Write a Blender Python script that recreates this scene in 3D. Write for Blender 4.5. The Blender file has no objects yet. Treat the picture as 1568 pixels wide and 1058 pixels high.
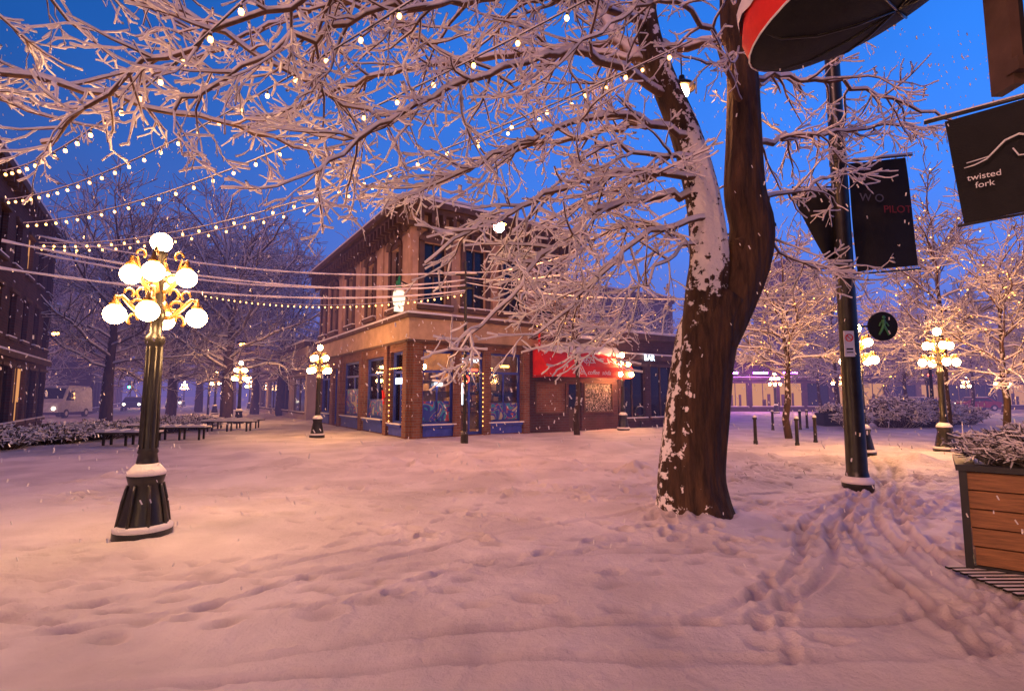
import bpy, math, random
import numpy as np
from mathutils import Vector, Matrix
from math import radians, sin, cos, pi

sc = bpy.context.scene
sc.view_settings.view_transform = 'Standard'
sc.view_settings.look = 'None'
sc.view_settings.exposure = 0

# ------------------------------------------------------------ materials
def newmat(name):
    m = bpy.data.materials.new(name); m.use_nodes = True
    nt = m.node_tree
    for n in list(nt.nodes): nt.nodes.remove(n)
    out = nt.nodes.new('ShaderNodeOutputMaterial')
    return m, nt, out
def N(nt, t, **kw):
    n = nt.nodes.new(t)
    for k, v in kw.items():
        if k.startswith('_'): setattr(n, k[1:], v)
        else: n.inputs[k.replace('__', ' ')].default_value = v
    return n
def L(nt, a, b): nt.links.new(a, b)
def c4(c): return (c[0], c[1], c[2], 1)
def math_node(nt, op, a, b):
    n = nt.nodes.new('ShaderNodeMath'); n.operation = op
    for i, v in enumerate((a, b)):
        if isinstance(v, (int, float)): n.inputs[i].default_value = v
        else: L(nt, v, n.inputs[i])
    return n.outputs[0]
def basic(name, col, rough=.7, metal=0, var=.25, nscale=4, bump=.0, bscale=30, stretch=(1, 1, 1), bdist=.02):
    m, nt, out = newmat(name)
    tc = N(nt, 'ShaderNodeTexCoord'); mp = N(nt, 'ShaderNodeMapping'); mp.inputs['Scale'].default_value = stretch
    L(nt, tc.outputs['Object'], mp.inputs[0])
    no = N(nt, 'ShaderNodeTexNoise', Scale=nscale, Detail=6.0, Roughness=.65); L(nt, mp.outputs[0], no.inputs['Vector'])
    rp = N(nt, 'ShaderNodeValToRGB')
    rp.color_ramp.elements[0].position = .3; rp.color_ramp.elements[1].position = .7
    rp.color_ramp.elements[0].color = c4([x * (1 - var) for x in col]); rp.color_ramp.elements[1].color = c4([min(1, x * (1 + var)) for x in col])
    L(nt, no.outputs[0], rp.inputs[0])
    b = N(nt, 'ShaderNodeBsdfPrincipled', Roughness=rough, Metallic=metal); L(nt, rp.outputs[0], b.inputs['Base Color'])
    if bump > 0:
        n2 = N(nt, 'ShaderNodeTexNoise', Scale=bscale, Detail=5.0); L(nt, mp.outputs[0], n2.inputs['Vector'])
        bp = N(nt, 'ShaderNodeBump', Strength=bump, Distance=bdist); L(nt, n2.outputs[0], bp.inputs['Height']); L(nt, bp.outputs[0], b.inputs['Normal'])
    L(nt, b.outputs[0], out.inputs[0])
    m['b'] = b.name
    return m
SNOW = (.84, .79, .79)
def snowy(name, col, thr=.5, soft=.15, side=(0, 0), nscale=6, namp=.8, rough=.9, bump=.6, bscale=14, stretch=(1, 1, 1), snow=SNOW, bdist=.02, zr=None, var=.5, cs=5):
    """base surface with snow caught where it faces up (and on the wind side)"""
    m = basic(name, col, rough, 0, var, cs, bump, bscale, stretch, bdist)
    nt = m.node_tree; out = [n for n in nt.nodes if n.type == 'OUTPUT_MATERIAL'][0]; b = nt.nodes[m['b']]
    g = N(nt, 'ShaderNodeNewGeometry'); sx = N(nt, 'ShaderNodeSeparateXYZ'); L(nt, g.outputs['Normal'], sx.inputs[0])
    no = N(nt, 'ShaderNodeTexNoise', Scale=nscale, Detail=5.0, Roughness=.6); L(nt, g.outputs['Position'], no.inputs['Vector'])
    v = sx.outputs['Z']
    v = math_node(nt, 'ADD', v, math_node(nt, 'MULTIPLY', sx.outputs['X'], side[0]))
    v = math_node(nt, 'ADD', v, math_node(nt, 'MULTIPLY', sx.outputs['Y'], side[1]))
    v = math_node(nt, 'ADD', v, math_node(nt, 'MULTIPLY', math_node(nt, 'SUBTRACT', no.outputs[0], .5), namp))
    if zr:   # snow cover changes with height (drips off low down, thins higher up)
        sp = N(nt, 'ShaderNodeSeparateXYZ'); L(nt, g.outputs['Position'], sp.inputs[0])
        mz = math_node(nt, 'MULTIPLY', sp.outputs['Z'], .1)
        rr_ = N(nt, 'ShaderNodeValToRGB'); el = rr_.color_ramp.elements
        el[0].position = zr[0][0]; el[0].color = (zr[0][1],) * 3 + (1,); el[1].position = zr[-1][0]; el[1].color = (zr[-1][1],) * 3 + (1,)
        for p, c in zr[1:-1]: q = el.new(p); q.color = (c, c, c, 1)
        L(nt, mz, rr_.inputs[0]); v = math_node(nt, 'SUBTRACT', v, rr_.outputs[0])
    mr = N(nt, 'ShaderNodeMapRange'); mr.inputs['From Min'].default_value = thr - soft; mr.inputs['From Max'].default_value = thr + soft
    L(nt, v, mr.inputs['Value'])
    sn = N(nt, 'ShaderNodeBsdfPrincipled', Roughness=.8); sn.inputs['Base Color'].default_value = c4(snow)
    if bump > .5:
        n3 = N(nt, 'ShaderNodeTexNoise', Scale=14.0, Detail=5.0); L(nt, g.outputs['Position'], n3.inputs['Vector'])
        b3 = N(nt, 'ShaderNodeBump', Strength=.7, Distance=.05); L(nt, n3.outputs[0], b3.inputs['Height']); L(nt, b3.outputs[0], sn.inputs['Normal'])
    mx = N(nt, 'ShaderNodeMixShader'); L(nt, mr.outputs[0], mx.inputs[0]); L(nt, b.outputs[0], mx.inputs[1]); L(nt, sn.outputs[0], mx.inputs[2])
    L(nt, mx.outputs[0], out.inputs[0])
    return m
def emis(name, col, s, samp=True):
    m, nt, out = newmat(name)
    e = N(nt, 'ShaderNodeEmission', Strength=s); e.inputs[0].default_value = c4(col); L(nt, e.outputs[0], out.inputs[0])
    if not samp:
        try: m.cycles.emission_sampling = 'NONE'
        except Exception: pass
    return m
def glass(name, tint=(.9, .9, .9)):
    m, nt, out = newmat(name)
    t = N(nt, 'ShaderNodeBsdfTransparent'); t.inputs[0].default_value = c4(tint)
    g = N(nt, 'ShaderNodeBsdfGlossy', Roughness=.05); fr = N(nt, 'ShaderNodeFresnel', IOR=1.5)
    mx = N(nt, 'ShaderNodeMixShader'); L(nt, fr.outputs[0], mx.inputs[0]); L(nt, t.outputs[0], mx.inputs[1]); L(nt, g.outputs[0], mx.inputs[2])
    L(nt, mx.outputs[0], out.inputs[0]); return m
def brick(name, c1, c2, mortar, scale=1):
    m, nt, out = newmat(name)
    g = N(nt, 'ShaderNodeTexCoord'); sx = N(nt, 'ShaderNodeSeparateXYZ'); L(nt, g.outputs['Object'], sx.inputs[0])
    cb = N(nt, 'ShaderNodeCombineXYZ'); L(nt, math_node(nt, 'ADD', sx.outputs[0], sx.outputs[1]), cb.inputs[0]); L(nt, sx.outputs[2], cb.inputs[1])
    bt = N(nt, 'ShaderNodeTexBrick', Scale=1.0); bt.inputs['Color1'].default_value = c4(c1); bt.inputs['Color2'].default_value = c4(c2); bt.inputs['Mortar'].default_value = c4(mortar)
    bt.inputs['Brick Width'].default_value = .24 * scale; bt.inputs['Row Height'].default_value = .08 * scale; bt.inputs['Mortar Size'].default_value = .010 * scale
    L(nt, cb.outputs[0], bt.inputs['Vector'])
    no = N(nt, 'ShaderNodeTexNoise', Scale=1.5, Detail=6.0); L(nt, g.outputs['Object'], no.inputs['Vector'])
    mx = N(nt, 'ShaderNodeMixRGB', _blend_type='MULTIPLY', Fac=.7); L(nt, bt.outputs[0], mx.inputs[1]); L(nt, no.outputs[0], mx.inputs[2])
    b = N(nt, 'ShaderNodeBsdfPrincipled', Roughness=.85); L(nt, mx.outputs[0], b.inputs['Base Color'])
    bp = N(nt, 'ShaderNodeBump', Strength=.5, Distance=.02, _invert=True); L(nt, bt.outputs['Fac'], bp.inputs['Height']); L(nt, bp.outputs[0], b.inputs['Normal'])
    L(nt, b.outputs[0], out.inputs[0]); return m

M_snow = basic('snow', SNOW, .8, 0, .04, 3, .5, 25)
M_iron = snowy('black_iron', (.02, .018, .016), .85, .08, (-.1, -.1), 9, .5, .35, .1, 30)
M_goldlit = snowy('gold_lit_scroll', (.24, .12, .03), .8, .1, (0, 0), 9, .5, .35, .1, 30)  # black iron scrolls; the golden lamp light on them is put into the colour
M_globe = emis('lamp_globe', (1, .54, .22), 105)
M_globe_far = emis('lamp_globe_far', (1, .47, .16), 150)
M_bulb = emis('bulb', (1, .45, .12), 9)
M_bulbf = emis('fairy_bulb', (1, .45, .10), 7, False)
M_cable = snowy('cable', (.03, .03, .03), .2, .15, (0, 0), 5, .5)
M_bark = snowy('bark', (.055, .028, .016), .84, .04, (-.72, -.10), 9, 2.0, .9, 1.0, 6, (1, 1, .16), SNOW, .14, [(.0, .0), (.12, .0), (.30, .15)], .75, 9)
M_barkr = snowy('bark_sheltered', (.060, .031, .017), 1.25, .04, (-.40, -.10), 9, 1.9, .9, 1.0, 6, (1, 1, .16), SNOW, .14, None, .75, 9)
M_bark2 = snowy('bark_snowside', (.065, .035, .02), .22, .05, (-.10, -.58), 9, 2.2, .9, 1.0, 7, (1, 1, .2), SNOW, .12, [(.22, .95), (.29, .6), (.36, .15), (.42, .0), (.50, .05), (.62, .5)], .7, 8)
M_twig = snowy('twig', (.11, .055, .032), -.18, .2, (0, 0), 8, .4, .9, .2)
M_twigfar = snowy('twig_far', (.06, .045, .05), -.2, .25, (0, 0), 3, .7, .9, .0)  # hue shifted toward blue, distance haze put into the colour
M_trunk = snowy('street_tree_trunk', (.06, .035, .025), .55, .1, (-.35, -.2), 6, 1.4, .9, .6, 12, (1, 1, .3))
M_dark = basic('dark_paint', (.02, .02, .022), .5)
M_black = basic('black_fabric', (.010, .010, .011), .9, 0, .3, 3, .3, 60)
M_white = basic('white_paint', (.8, .8, .8), .5, 0, .05)
M_red = basic('red_fabric', (.70, .02, .012), .7, 0, .15, 3, .2, 50)
M_wood = basic('cedar_slats', (.27, .12, .045), .6, 0, .45, 3, .3, 10, (1, 1, 14))
M_stucco = basic('stucco', (.50, .32, .22), .9, 0, .3, .9, .3, 20)
M_trim = basic('trim_paint', (.10, .055, .04), .7, 0, .3, 3)
M_band = basic('cream_band', (.50, .34, .22), .8, 0, .25, 1.5)
M_brick = brick('brick', (.36, .14, .08), (.26, .09, .055), (.28, .22, .18), 1.3)
M_brickd = brick('dark_brick', (.13, .05, .05), (.09, .038, .04), (.11, .08, .09), 1.5)
M_blue = basic('blue_frame', (.03, .06, .38), .5)
M_glass = glass('shop_glass')
M_dglass = basic('dark_window', (.012, .014, .02), .06)
M_int = basic('shop_interior', (.42, .27, .12), .8, 0, .5, 2)
M_wallfar = basic('far_wall', (.10, .07, .08), .9, 0, .3, .4)
M_beige = basic('beige_wall', (.44, .34, .30), .9, 0, .15, .7)
M_lit = emis('lit_window', (1, .42, .14), .8, False)
M_purple = emis('purple_light', (.55, .10, 1), 110)
M_neonr = emis('neon_red', (1, .06, .03), 6, False)
M_neonw = emis('neon_white', (.7, .85, 1), 4, False)
M_greenp = basic('green_paint', (.02, .30, .10), .5)
M_bush = snowy('bush_twig', (.05, .035, .025), .15, .2, (0, 0), 6, .5)

# ------------------------------------------------------------ mesh builder
class MB:
    def __init__(s): s.v = []; s.f = []; s.m = []
    def add(s, vs, fs, mi=0):
        o = len(s.v); s.v.extend(vs)
        for f in fs: s.f.append(tuple(i + o for i in f)); s.m.append(mi)
    def box(s, c, d, mi=0, rz=0, taper=1):
        x, y, z = [k / 2 for k in d]; vs = []
        for sz in (-1, 1):
            k = 1 if sz < 0 else taper
            for sx, sy in ((-1, -1), (1, -1), (1, 1), (-1, 1)):
                a, b = sx * x * k, sy * y * k
                vs.append((c[0] + a * cos(rz) - b * sin(rz), c[1] + a * sin(rz) + b * cos(rz), c[2] + sz * z))
        s.add(vs, [(3, 2, 1, 0), (4, 5, 6, 7), (0, 1, 5, 4), (1, 2, 6, 5), (2, 3, 7, 6), (3, 0, 4, 7)], mi)
    def b2(s, x0, x1, y0, y1, z0, z1, mi=0): s.box(((x0 + x1) / 2, (y0 + y1) / 2, (z0 + z1) / 2), (x1 - x0, y1 - y0, z1 - z0), mi)
    def tube(s, pts, rad, n=6, mi=0, cap=True, lump=0, rng=None):
        P = [Vector(p) for p in pts]; o = len(s.v); k = len(P)
        ref = None
        for i, p in enumerate(P):
            t = (P[min(i + 1, k - 1)] - P[max(i - 1, 0)])
            if t.length < 1e-9: t = Vector((0, 0, 1))
            t.normalize()
            if ref is None: ref = Vector((0, 0, 1)) if abs(t.z) < .8 else Vector((1, 0, 0))
            a = t.cross(ref)
            if a.length < 1e-4: a = t.cross(Vector((0, 1, 0)))
            a.normalize(); b = a.cross(t); ref = b
            r = rad[i] if not isinstance(rad, (int, float)) else rad
            for j in range(n):
                an = 2 * pi * j / n; rr = r
                if lump: rr *= 1 + lump * (sin(3 * an + i * .13) * .45 + sin(5 * an - i * .21) * .3 + sin(9 * an + i * .07) * .25 + sin(13 * an - i * .11) * .2)
                s.v.append(tuple(p + a * (cos(an) * rr) + b * (sin(an) * rr)))
        for i in range(k - 1):
            for j in range(n):
                j2 = (j + 1) % n
                s.f.append((o + i * n + j, o + i * n + j2, o + (i + 1) * n + j2, o + (i + 1) * n + j)); s.m.append(mi)
        if cap:
            s.f.append(tuple(o + j for j in range(n))[::-1]); s.m.append(mi)
            s.f.append(tuple(o + (k - 1) * n + j for j in range(n))); s.m.append(mi)
    def lathe(s, prof, c=(0, 0, 0), n=16, mi=0):
        s.tube([(c[0], c[1], c[2] + z) for r, z in prof], [r for r, z in prof], n, mi)
    def sphere(s, c, r, mi=0, n=14, m=9, sc=(1, 1, 1)):
        vs = [(c[0], c[1], c[2] + r * sc[2])]
        for i in range(1, m):
            a = pi * i / m
            for j in range(n):
                b = 2 * pi * j / n; vs.append((c[0] + r * sc[0] * sin(a) * cos(b), c[1] + r * sc[1] * sin(a) * sin(b), c[2] + r * sc[2] * cos(a)))
        vs.append((c[0], c[1], c[2] - r * sc[2])); fs = []
        for j in range(n):
            j2 = (j + 1) % n; fs.append((0, 1 + j, 1 + j2))
            for i in range(m - 2): fs.append((1 + i * n + j, 1 + (i + 1) * n + j, 1 + (i + 1) * n + j2, 1 + i * n + j2))
            fs.append((len(vs) - 1, 1 + (m - 2) * n + j2, 1 + (m - 2) * n + j))
        s.add(vs, fs, mi)
    def octa(s, c, r, mi=0):
        x, y, z = c
        s.add([(x + r, y, z), (x - r, y, z), (x, y + r, z), (x, y - r, z), (x, y, z + r), (x, y, z - r)],
              [(0, 2, 4), (2, 1, 4), (1, 3, 4), (3, 0, 4), (2, 0, 5), (1, 2, 5), (3, 1, 5), (0, 3, 5)], mi)
    def mesh(s, name, mats, smooth=False):
        me = bpy.data.meshes.new(name); me.from_pydata(s.v, [], s.f)
        for m in mats: me.materials.append(m)
        me.polygons.foreach_set('material_index', s.m)
        if smooth: me.polygons.foreach_set('use_smooth', [True] * len(s.f))
        me.update(); return me
    def obj(s, name, mats, smooth=False, parent=None, loc=(0, 0, 0), rot=(0, 0, 0)):
        return place(name, s.mesh(name, mats, smooth), parent, loc, rot)
def place(name, me, parent=None, loc=(0, 0, 0), rot=(0, 0, 0), scale=(1, 1, 1)):
    o = bpy.data.objects.new(name, me); sc.collection.objects.link(o)
    o.location = loc; o.rotation_euler = rot; o.scale = scale
    if parent: o.parent = parent
    return o
def empty(name, loc=(0, 0, 0), rz=0):
    o = bpy.data.objects.new(name, None); sc.collection.objects.link(o); o.location = loc; o.rotation_euler = (0, 0, rz); return o
def text(body, name, size, mat, parent, loc, rot, shear=0, ext=.004):
    cu = bpy.data.curves.new(name, 'FONT'); cu.body = body; cu.size = size; cu.extrude = ext; cu.shear = shear; cu.align_x = 'CENTER'
    cu.materials.append(mat); o = place(name, cu, parent, loc, rot); return o

# ------------------------------------------------------------ ground
rs = np.random.RandomState(4)
LAT = rs.rand(256, 256)
def vn(x, y):
    xi = np.floor(x).astype(int); yi = np.floor(y).astype(int); fx = x - xi; fy = y - yi
    fx = fx * fx * (3 - 2 * fx); fy = fy * fy * (3 - 2 * fy)
    a = LAT[xi & 255, yi & 255]; b = LAT[(xi + 1) & 255, yi & 255]; c = LAT[xi & 255, (yi + 1) & 255]; d = LAT[(xi + 1) & 255, (yi + 1) & 255]
    return (a * (1 - fx) + b * fx) * (1 - fy) + (c * (1 - fx) + d * fx) * fy - .5
def axis(lo, a, b, hi, d0, g, mx):
    mid = list(np.arange(a, b, d0)); up = []; x = mid[-1]; d = d0
    while x < hi: d = min(d * g, mx); x += d; up.append(x)
    dn = []; x = a; d = d0
    while x > lo: d = min(d * g, mx); x -= d; dn.append(x)
    return np.array(dn[::-1] + mid + up)
ax = axis(-350, -4.6, 6.2, 350, .026, 1.022, 12)
ay = axis(-60, 2.6, 9.0, 500, .026, 1.018, 12)
GX, GY = np.meshgrid(ax, ay, indexing='ij')
H = np.zeros_like(GX)
dist = np.sqrt(GX**2 + GY**2)
fade = np.clip(1.2 - dist / 60, .0, 1)
wx = GX + .5 * vn(GX * .7, GY * .7) + .12 * vn(GX * 3 + 5, GY * 3); wy = GY + .5 * vn(GX * .7 + 50, GY * .7) + .12 * vn(GX * 3 + 70, GY * 3)
ca, sa = cos(.35), sin(.35)
rx_ = wx * ca + wy * sa; ry_ = -wx * sa + wy * ca
H += .10 * vn(wx * .35, wy * .45) + .05 * vn(rx_ * .9 + 9, ry_ * 1.2)
H += (.03 * vn(rx_ * 2.0 + 3, ry_ * 2.6) + .018 * vn(rx_ * 5, ry_ * 6 + 7) + .012 * vn(wx * 12, wy * 13) + .005 * vn(wx * 26, wy * 28)) * np.clip(1.5 - dist / 25, 0, 1)
rough = np.clip(vn(wx * .45 + 20, wy * .7 + 4) * 3.2 + .35, 0.0, 1)
H += .07 * rough * np.abs(vn(rx_ * 3.1 + 31, ry_ * 3.6)) * np.clip(1.4 - dist / 22, 0, 1)
H += .055 * rough * np.abs(vn(wx * 8 + 3, wy * 9)) * np.clip(1.4 - dist / 14, 0, 1)
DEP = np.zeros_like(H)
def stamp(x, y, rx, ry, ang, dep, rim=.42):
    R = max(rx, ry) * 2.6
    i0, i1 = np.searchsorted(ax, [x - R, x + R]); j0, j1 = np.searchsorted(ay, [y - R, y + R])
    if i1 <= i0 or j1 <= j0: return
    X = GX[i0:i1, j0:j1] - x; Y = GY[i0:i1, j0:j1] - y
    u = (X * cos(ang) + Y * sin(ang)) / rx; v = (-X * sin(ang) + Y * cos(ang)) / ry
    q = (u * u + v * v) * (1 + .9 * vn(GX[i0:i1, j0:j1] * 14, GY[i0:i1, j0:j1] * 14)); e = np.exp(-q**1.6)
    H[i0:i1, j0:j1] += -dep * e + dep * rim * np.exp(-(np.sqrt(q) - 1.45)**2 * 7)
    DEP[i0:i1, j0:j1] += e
rg = random.Random(11)
def walk(x, y, ang, n, dep=.045, wander=.12):
    s = 1
    for i in range(n):
        ang += rg.uniform(-wander, wander); st = rg.uniform(.28, .42)
        x += cos(ang) * st; y += sin(ang) * st; s = -s
        stamp(x - sin(ang) * .11 * s, y + cos(ang) * .11 * s, rg.uniform(.11, .17), rg.uniform(.05, .08), ang + rg.uniform(-.2, .2), dep * rg.uniform(.2, 1.1))
def rut(pts, w=.055, dep=.06):
    """continuous wheel track: groove with raised shoulders along a spline"""
    P = [Vector((a, b)) for a, b in pts]; q = []
    for i in range(len(P) - 1):
        p0 = P[max(i - 1, 0)]; p1 = P[i]; p2 = P[i + 1]; p3 = P[min(i + 2, len(P) - 1)]
        n = max(2, int((p2 - p1).length / .05))
        for k in range(n):
            t = k / n
            q.append(.5 * ((2 * p1) + (p2 - p0) * t + (2 * p0 - 5 * p1 + 4 * p2 - p3) * t * t + (3 * p1 - p0 - 3 * p2 + p3) * t**3))
    A = np.array([(v.x, v.y) for v in q]); m = w * 4
    i0, i1 = np.searchsorted(ax, [A[:, 0].min() - m, A[:, 0].max() + m]); j0, j1 = np.searchsorted(ay, [A[:, 1].min() - m, A[:, 1].max() + m])
    X = GX[i0:i1, j0:j1]; Y = GY[i0:i1, j0:j1]
    if X.size == 0: return
    D = np.full(X.shape, 9.0)
    for px, py in A:
        np.minimum(D, (X - px)**2 + (Y - py)**2, out=D)
    D = np.sqrt(D) / (w * (1 + .5 * vn(X * 5, Y * 5)))
    f = .75 + .8 * vn(X * 2.5, Y * 2.5)
    e0 = np.sqrt((X - A[0, 0])**2 + (Y - A[0, 1])**2); f = f * np.clip(e0 / 1.3, 0, 1)   # fades out at the near end
    H[i0:i1, j0:j1] += f * (-dep * np.exp(-D**4 * .6) + dep * .5 * np.exp(-(D - 1.7)**2 * 4))
    DEP[i0:i1, j0:j1] += np.exp(-D**3) * f
for i in range(7): walk(rg.uniform(-7, 4), rg.uniform(3.4, 8), rg.choice([0.1, -.15, 3.0, .35, .5]) + rg.uniform(-.2, .2), rg.randint(14, 34), .035)
for i in range(14): walk(rg.uniform(1.5, 5), rg.uniform(3.2, 8), rg.uniform(.4, 1.6), rg.randint(8, 22), .045)
for i in range(24): walk(rg.uniform(-10, 9), rg.uniform(8, 17), rg.uniform(-.3, .3), rg.randint(15, 40), .085)
for i in range(5): walk(rg.uniform(4, 6), rg.uniform(6.5, 8), rg.uniform(.7, 1.1), 30, .065)
for off in (0, .36):
    rut([(1.2 + off, 3.9), (2.3 + off, 4.8), (3.1 + off, 5.8), (3.65 + off, 6.8), (4.6 + off, 8.0), (6.3 + off, 9.8), (8.6 + off, 12.5), (11.5 + off, 18)], .055, .06)
for off in (-.42, 0, .30):
    rut([(3.3 + off, 3.2), (3.6 + off, 3.9), (3.85 + off, 4.7), (4.1 + off, 5.5), (4.5 + off, 6.4), (5.15 + off, 7.6), (6.5 + off, 9.4), (8.3 + off, 12), (10.5 + off, 15.5)], .05, .06)
rut([(2.9, 7.0), (3.9, 6.7), (4.6, 7.2), (5.6, 8.3), (7.6, 10.4), (10.4, 14.4)], .05, .06)
for pts in ([(-4.2, 3.6), (-2.8, 4.3), (-1.6, 5.4), (-.4, 6.4), (1.3, 7.4), (3, 8.6)],
            [(-4.6, 3.9), (-3.2, 4.7), (-2.0, 5.7), (-.9, 6.7)],
            [(-6, 5.0), (-3, 5.1), (0, 5.6), (2.5, 5.9)], [(-6, 4.4), (-4.2, 4.2), (-3.4, 4.1)],
            [(-3, 3.1), (0, 3.5), (3, 3.6), (5, 3.9)], [(-6, 9), (-2, 9.4), (2, 9.2), (6, 9.8)],
            [(-2.6, 3.4), (0, 3.95), (3, 4.1), (5, 4.6)]):
    rut(pts, .05, .03)
def mound(x, y, r, h):
    global H
    q = np.sqrt((GX - x)**2 + (GY - y)**2) / r
    H += h * np.exp(-q * q) * (1 + .5 * vn(GX * 4, GY * 4))
mound(2.62, 7.8, .8, .12); mound(-4.49, 6.5, .5, .05); mound(6.42, 9.9, .45, .06); mound(-.4, 11, .8, .12); mound(.9, 11.5, .9, .10)
for i in range(60): mound(rg.uniform(-8, 11), rg.uniform(10.5, 19), rg.uniform(.15, .5), rg.uniform(.05, .18))
H *= fade
H -= H[(np.abs(GX) < 6) & (GY > 3) & (GY < 12)].mean()
nx, ny = GX.shape
V = np.stack([GX, GY, H], -1).reshape(-1, 3)
idx = np.arange(nx * ny).reshape(nx, ny)
F = np.stack([idx[:-1, :-1], idx[1:, :-1], idx[1:, 1:], idx[:-1, 1:]], -1).reshape(-1, 4)
me = bpy.data.meshes.new('snowy_ground')
me.vertices.add(len(V)); me.vertices.foreach_set('co', V.ravel()); me.loops.add(F.size); me.loops.foreach_set('vertex_index', F.ravel())
me.polygons.add(len(F)); me.polygons.foreach_set('loop_start', np.arange(0, F.size, 4)); me.polygons.foreach_set('loop_total', np.full(len(F), 4))
me.update(calc_edges=True); me.polygons.foreach_set('use_smooth', [True] * len(F))
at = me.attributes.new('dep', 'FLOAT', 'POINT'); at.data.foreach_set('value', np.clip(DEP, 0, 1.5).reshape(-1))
m, nt, out = newmat('trodden_snow')
g = N(nt, 'ShaderNodeNewGeometry'); a = N(nt, 'ShaderNodeAttribute', _attribute_name='dep')
n1 = N(nt, 'ShaderNodeTexNoise', Scale=.8, Detail=8.0); L(nt, g.outputs['Position'], n1.inputs['Vector'])
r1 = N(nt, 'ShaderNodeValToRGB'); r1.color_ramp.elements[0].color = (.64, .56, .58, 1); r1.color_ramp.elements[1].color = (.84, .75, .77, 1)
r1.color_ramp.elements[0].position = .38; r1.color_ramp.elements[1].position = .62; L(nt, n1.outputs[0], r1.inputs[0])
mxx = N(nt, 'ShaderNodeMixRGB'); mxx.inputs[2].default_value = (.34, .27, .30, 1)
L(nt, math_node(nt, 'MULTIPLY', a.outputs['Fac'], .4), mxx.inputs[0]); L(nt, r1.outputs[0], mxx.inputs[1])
b = N(nt, 'ShaderNodeBsdfPrincipled', Roughness=.6); L(nt, mxx.outputs[0], b.inputs['Base Color'])
n2 = N(nt, 'ShaderNodeTexNoise', Scale=18.0, Detail=8.0, Roughness=.7); L(nt, g.outputs['Position'], n2.inputs['Vector'])
bp = N(nt, 'ShaderNodeBump', Strength=.85, Distance=.035); L(nt, n2.outputs[0], bp.inputs['Height']); L(nt, bp.outputs[0], b.inputs['Normal'])
L(nt, b.outputs[0], out.inputs[0]); me.materials.append(m)
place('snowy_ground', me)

# ------------------------------------------------------------ street lamps
def lamp_mesh(near):
    b = MB(); n = 20 if near else 10
    b.lathe([(.31, -.05), (.31, .09), (.27, .13), (.255, .2), (.215, .42), (.175, .60), (.19, .66), (.205, .72), (.18, .77), (.12, .86), (.10, .98),
             (.115, 1.0), (.095, 1.05), (.09, 1.9), (.078, 2.30), (.105, 2.34), (.11, 2.42), (.07, 2.47), (.065, 2.62), (.10, 2.66), (.10, 2.74), (.06, 2.8), (.05, 3.1), (.08, 3.14), (.08, 3.2), (.045, 3.26), (.04, 3.42), (.075, 3.47), (.085, 3.52)], n=n, mi=0)
    for k in range(8):
        a = k * pi / 4
        if near: b.tube([(.27 * cos(a), .27 * sin(a), .12), (.225 * cos(a), .225 * sin(a), .42), (.18 * cos(a), .18 * sin(a), .62)], .022, 5, 0)
        if near: b.tube([(.098 * cos(a), .098 * sin(a), 1.05), (.08 * cos(a), .08 * sin(a), 2.3)], .012, 4, 0)
    b.lathe([(.20, .72), (.208, .76), (.17, .81), (.125, .86), (.10, .88)], n=n, mi=2)
    b.lathe([(.31, .08), (.315, .12), (.28, .15)], n=n, mi=2)
    G = 12 if near else 6; GM = 8 if near else 4; gr = .122
    b.sphere((0, 0, 3.64), gr, 1, G, GM)
    for R, z, za in ((.30, 3.20, 3.0), (.44, 2.69, 2.66)):
        for (cx, cy) in ((-.92, -.38), (.38, -.92), (.92, .38), (-.38, .92)):
            b.sphere((cx * R, cy * R, z), gr, 1, G, GM)
            path = [(.05, za), (R * .35, za + .02), (R * .62, za + .14), (R * .85, z + .23), (R, z + .2), (R, z + .12)]
            b.tube([(cx * r, cy * r, zz) for r, zz in path], [.03, .034, .03, .028, .03, .045], 6, 3)
            cur = []
            for i in range(10 if near else 5):
                t = i / 9 if near else i / 4; an = t * 5.2; rr = .09 * (1 - .6 * t)
                cur.append((R * .45 + cos(an) * rr, za + .15 + sin(an) * rr))
            b.tube([(cx * r, cy * r, zz) for r, zz in cur], .022, 5, 3)
            cur = [(R * .55 + cos(-1 + i * .7) * .07 * (1 - i * .07), za - .03 + sin(-1 + i * .7) * .07) for i in range(7)]
            if near: b.tube([(cx * r, cy * r, zz) for r, zz in cur], .018, 5, 3)
            if near: b.tube([(cx * (R * .7 + .05 * cos(t)), cy * (R * .7 + .05 * cos(t)), z + .27 + .06 * sin(t)) for t in (0, .8, 1.6, 2.4, 3.2, 4)], .016, 5, 3)
            b.lathe([(.05, .10), (.07, .13), (.035, .17), (.02, .24)], (cx * R, cy * R, z), 8, 3)
    return b
ML = lamp_mesh(True).mesh('street_lamp', [M_iron, M_globe, M_snow, M_goldlit], True)
MLb = lamp_mesh(False).mesh('street_lamp_simple', [M_iron, M_globe, M_snow, M_goldlit], True)
MLf = lamp_mesh(False).mesh('street_lamp_far', [M_iron, M_globe_far, M_snow, M_goldlit], True)
place('street_lamp', ML, loc=(-4.49, 6.54, 0))
place('street_lamp', MLb, loc=(4.5, -3.8, 0)); place('street_lamp', MLb, loc=(-3.4, -4.2, 0))
for x, y in ((-7.93, 21.5), (-16.6, 32), (-26, 46), (-42.5, 45), (-52, 60), (-47, 68), (-50, 80), (-60, 88), (5.4, 25.6), (10.1, 15.2), (13.1, 16), (28, 45), (24.6, 49), (44, 47), (52, 60), (33, 70), (-30, 60), (-36, 75)):
    place('street_lamp', MLf, loc=(x, y, 0), rot=(0, 0, random.Random(x).uniform(0, 1)))

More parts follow.
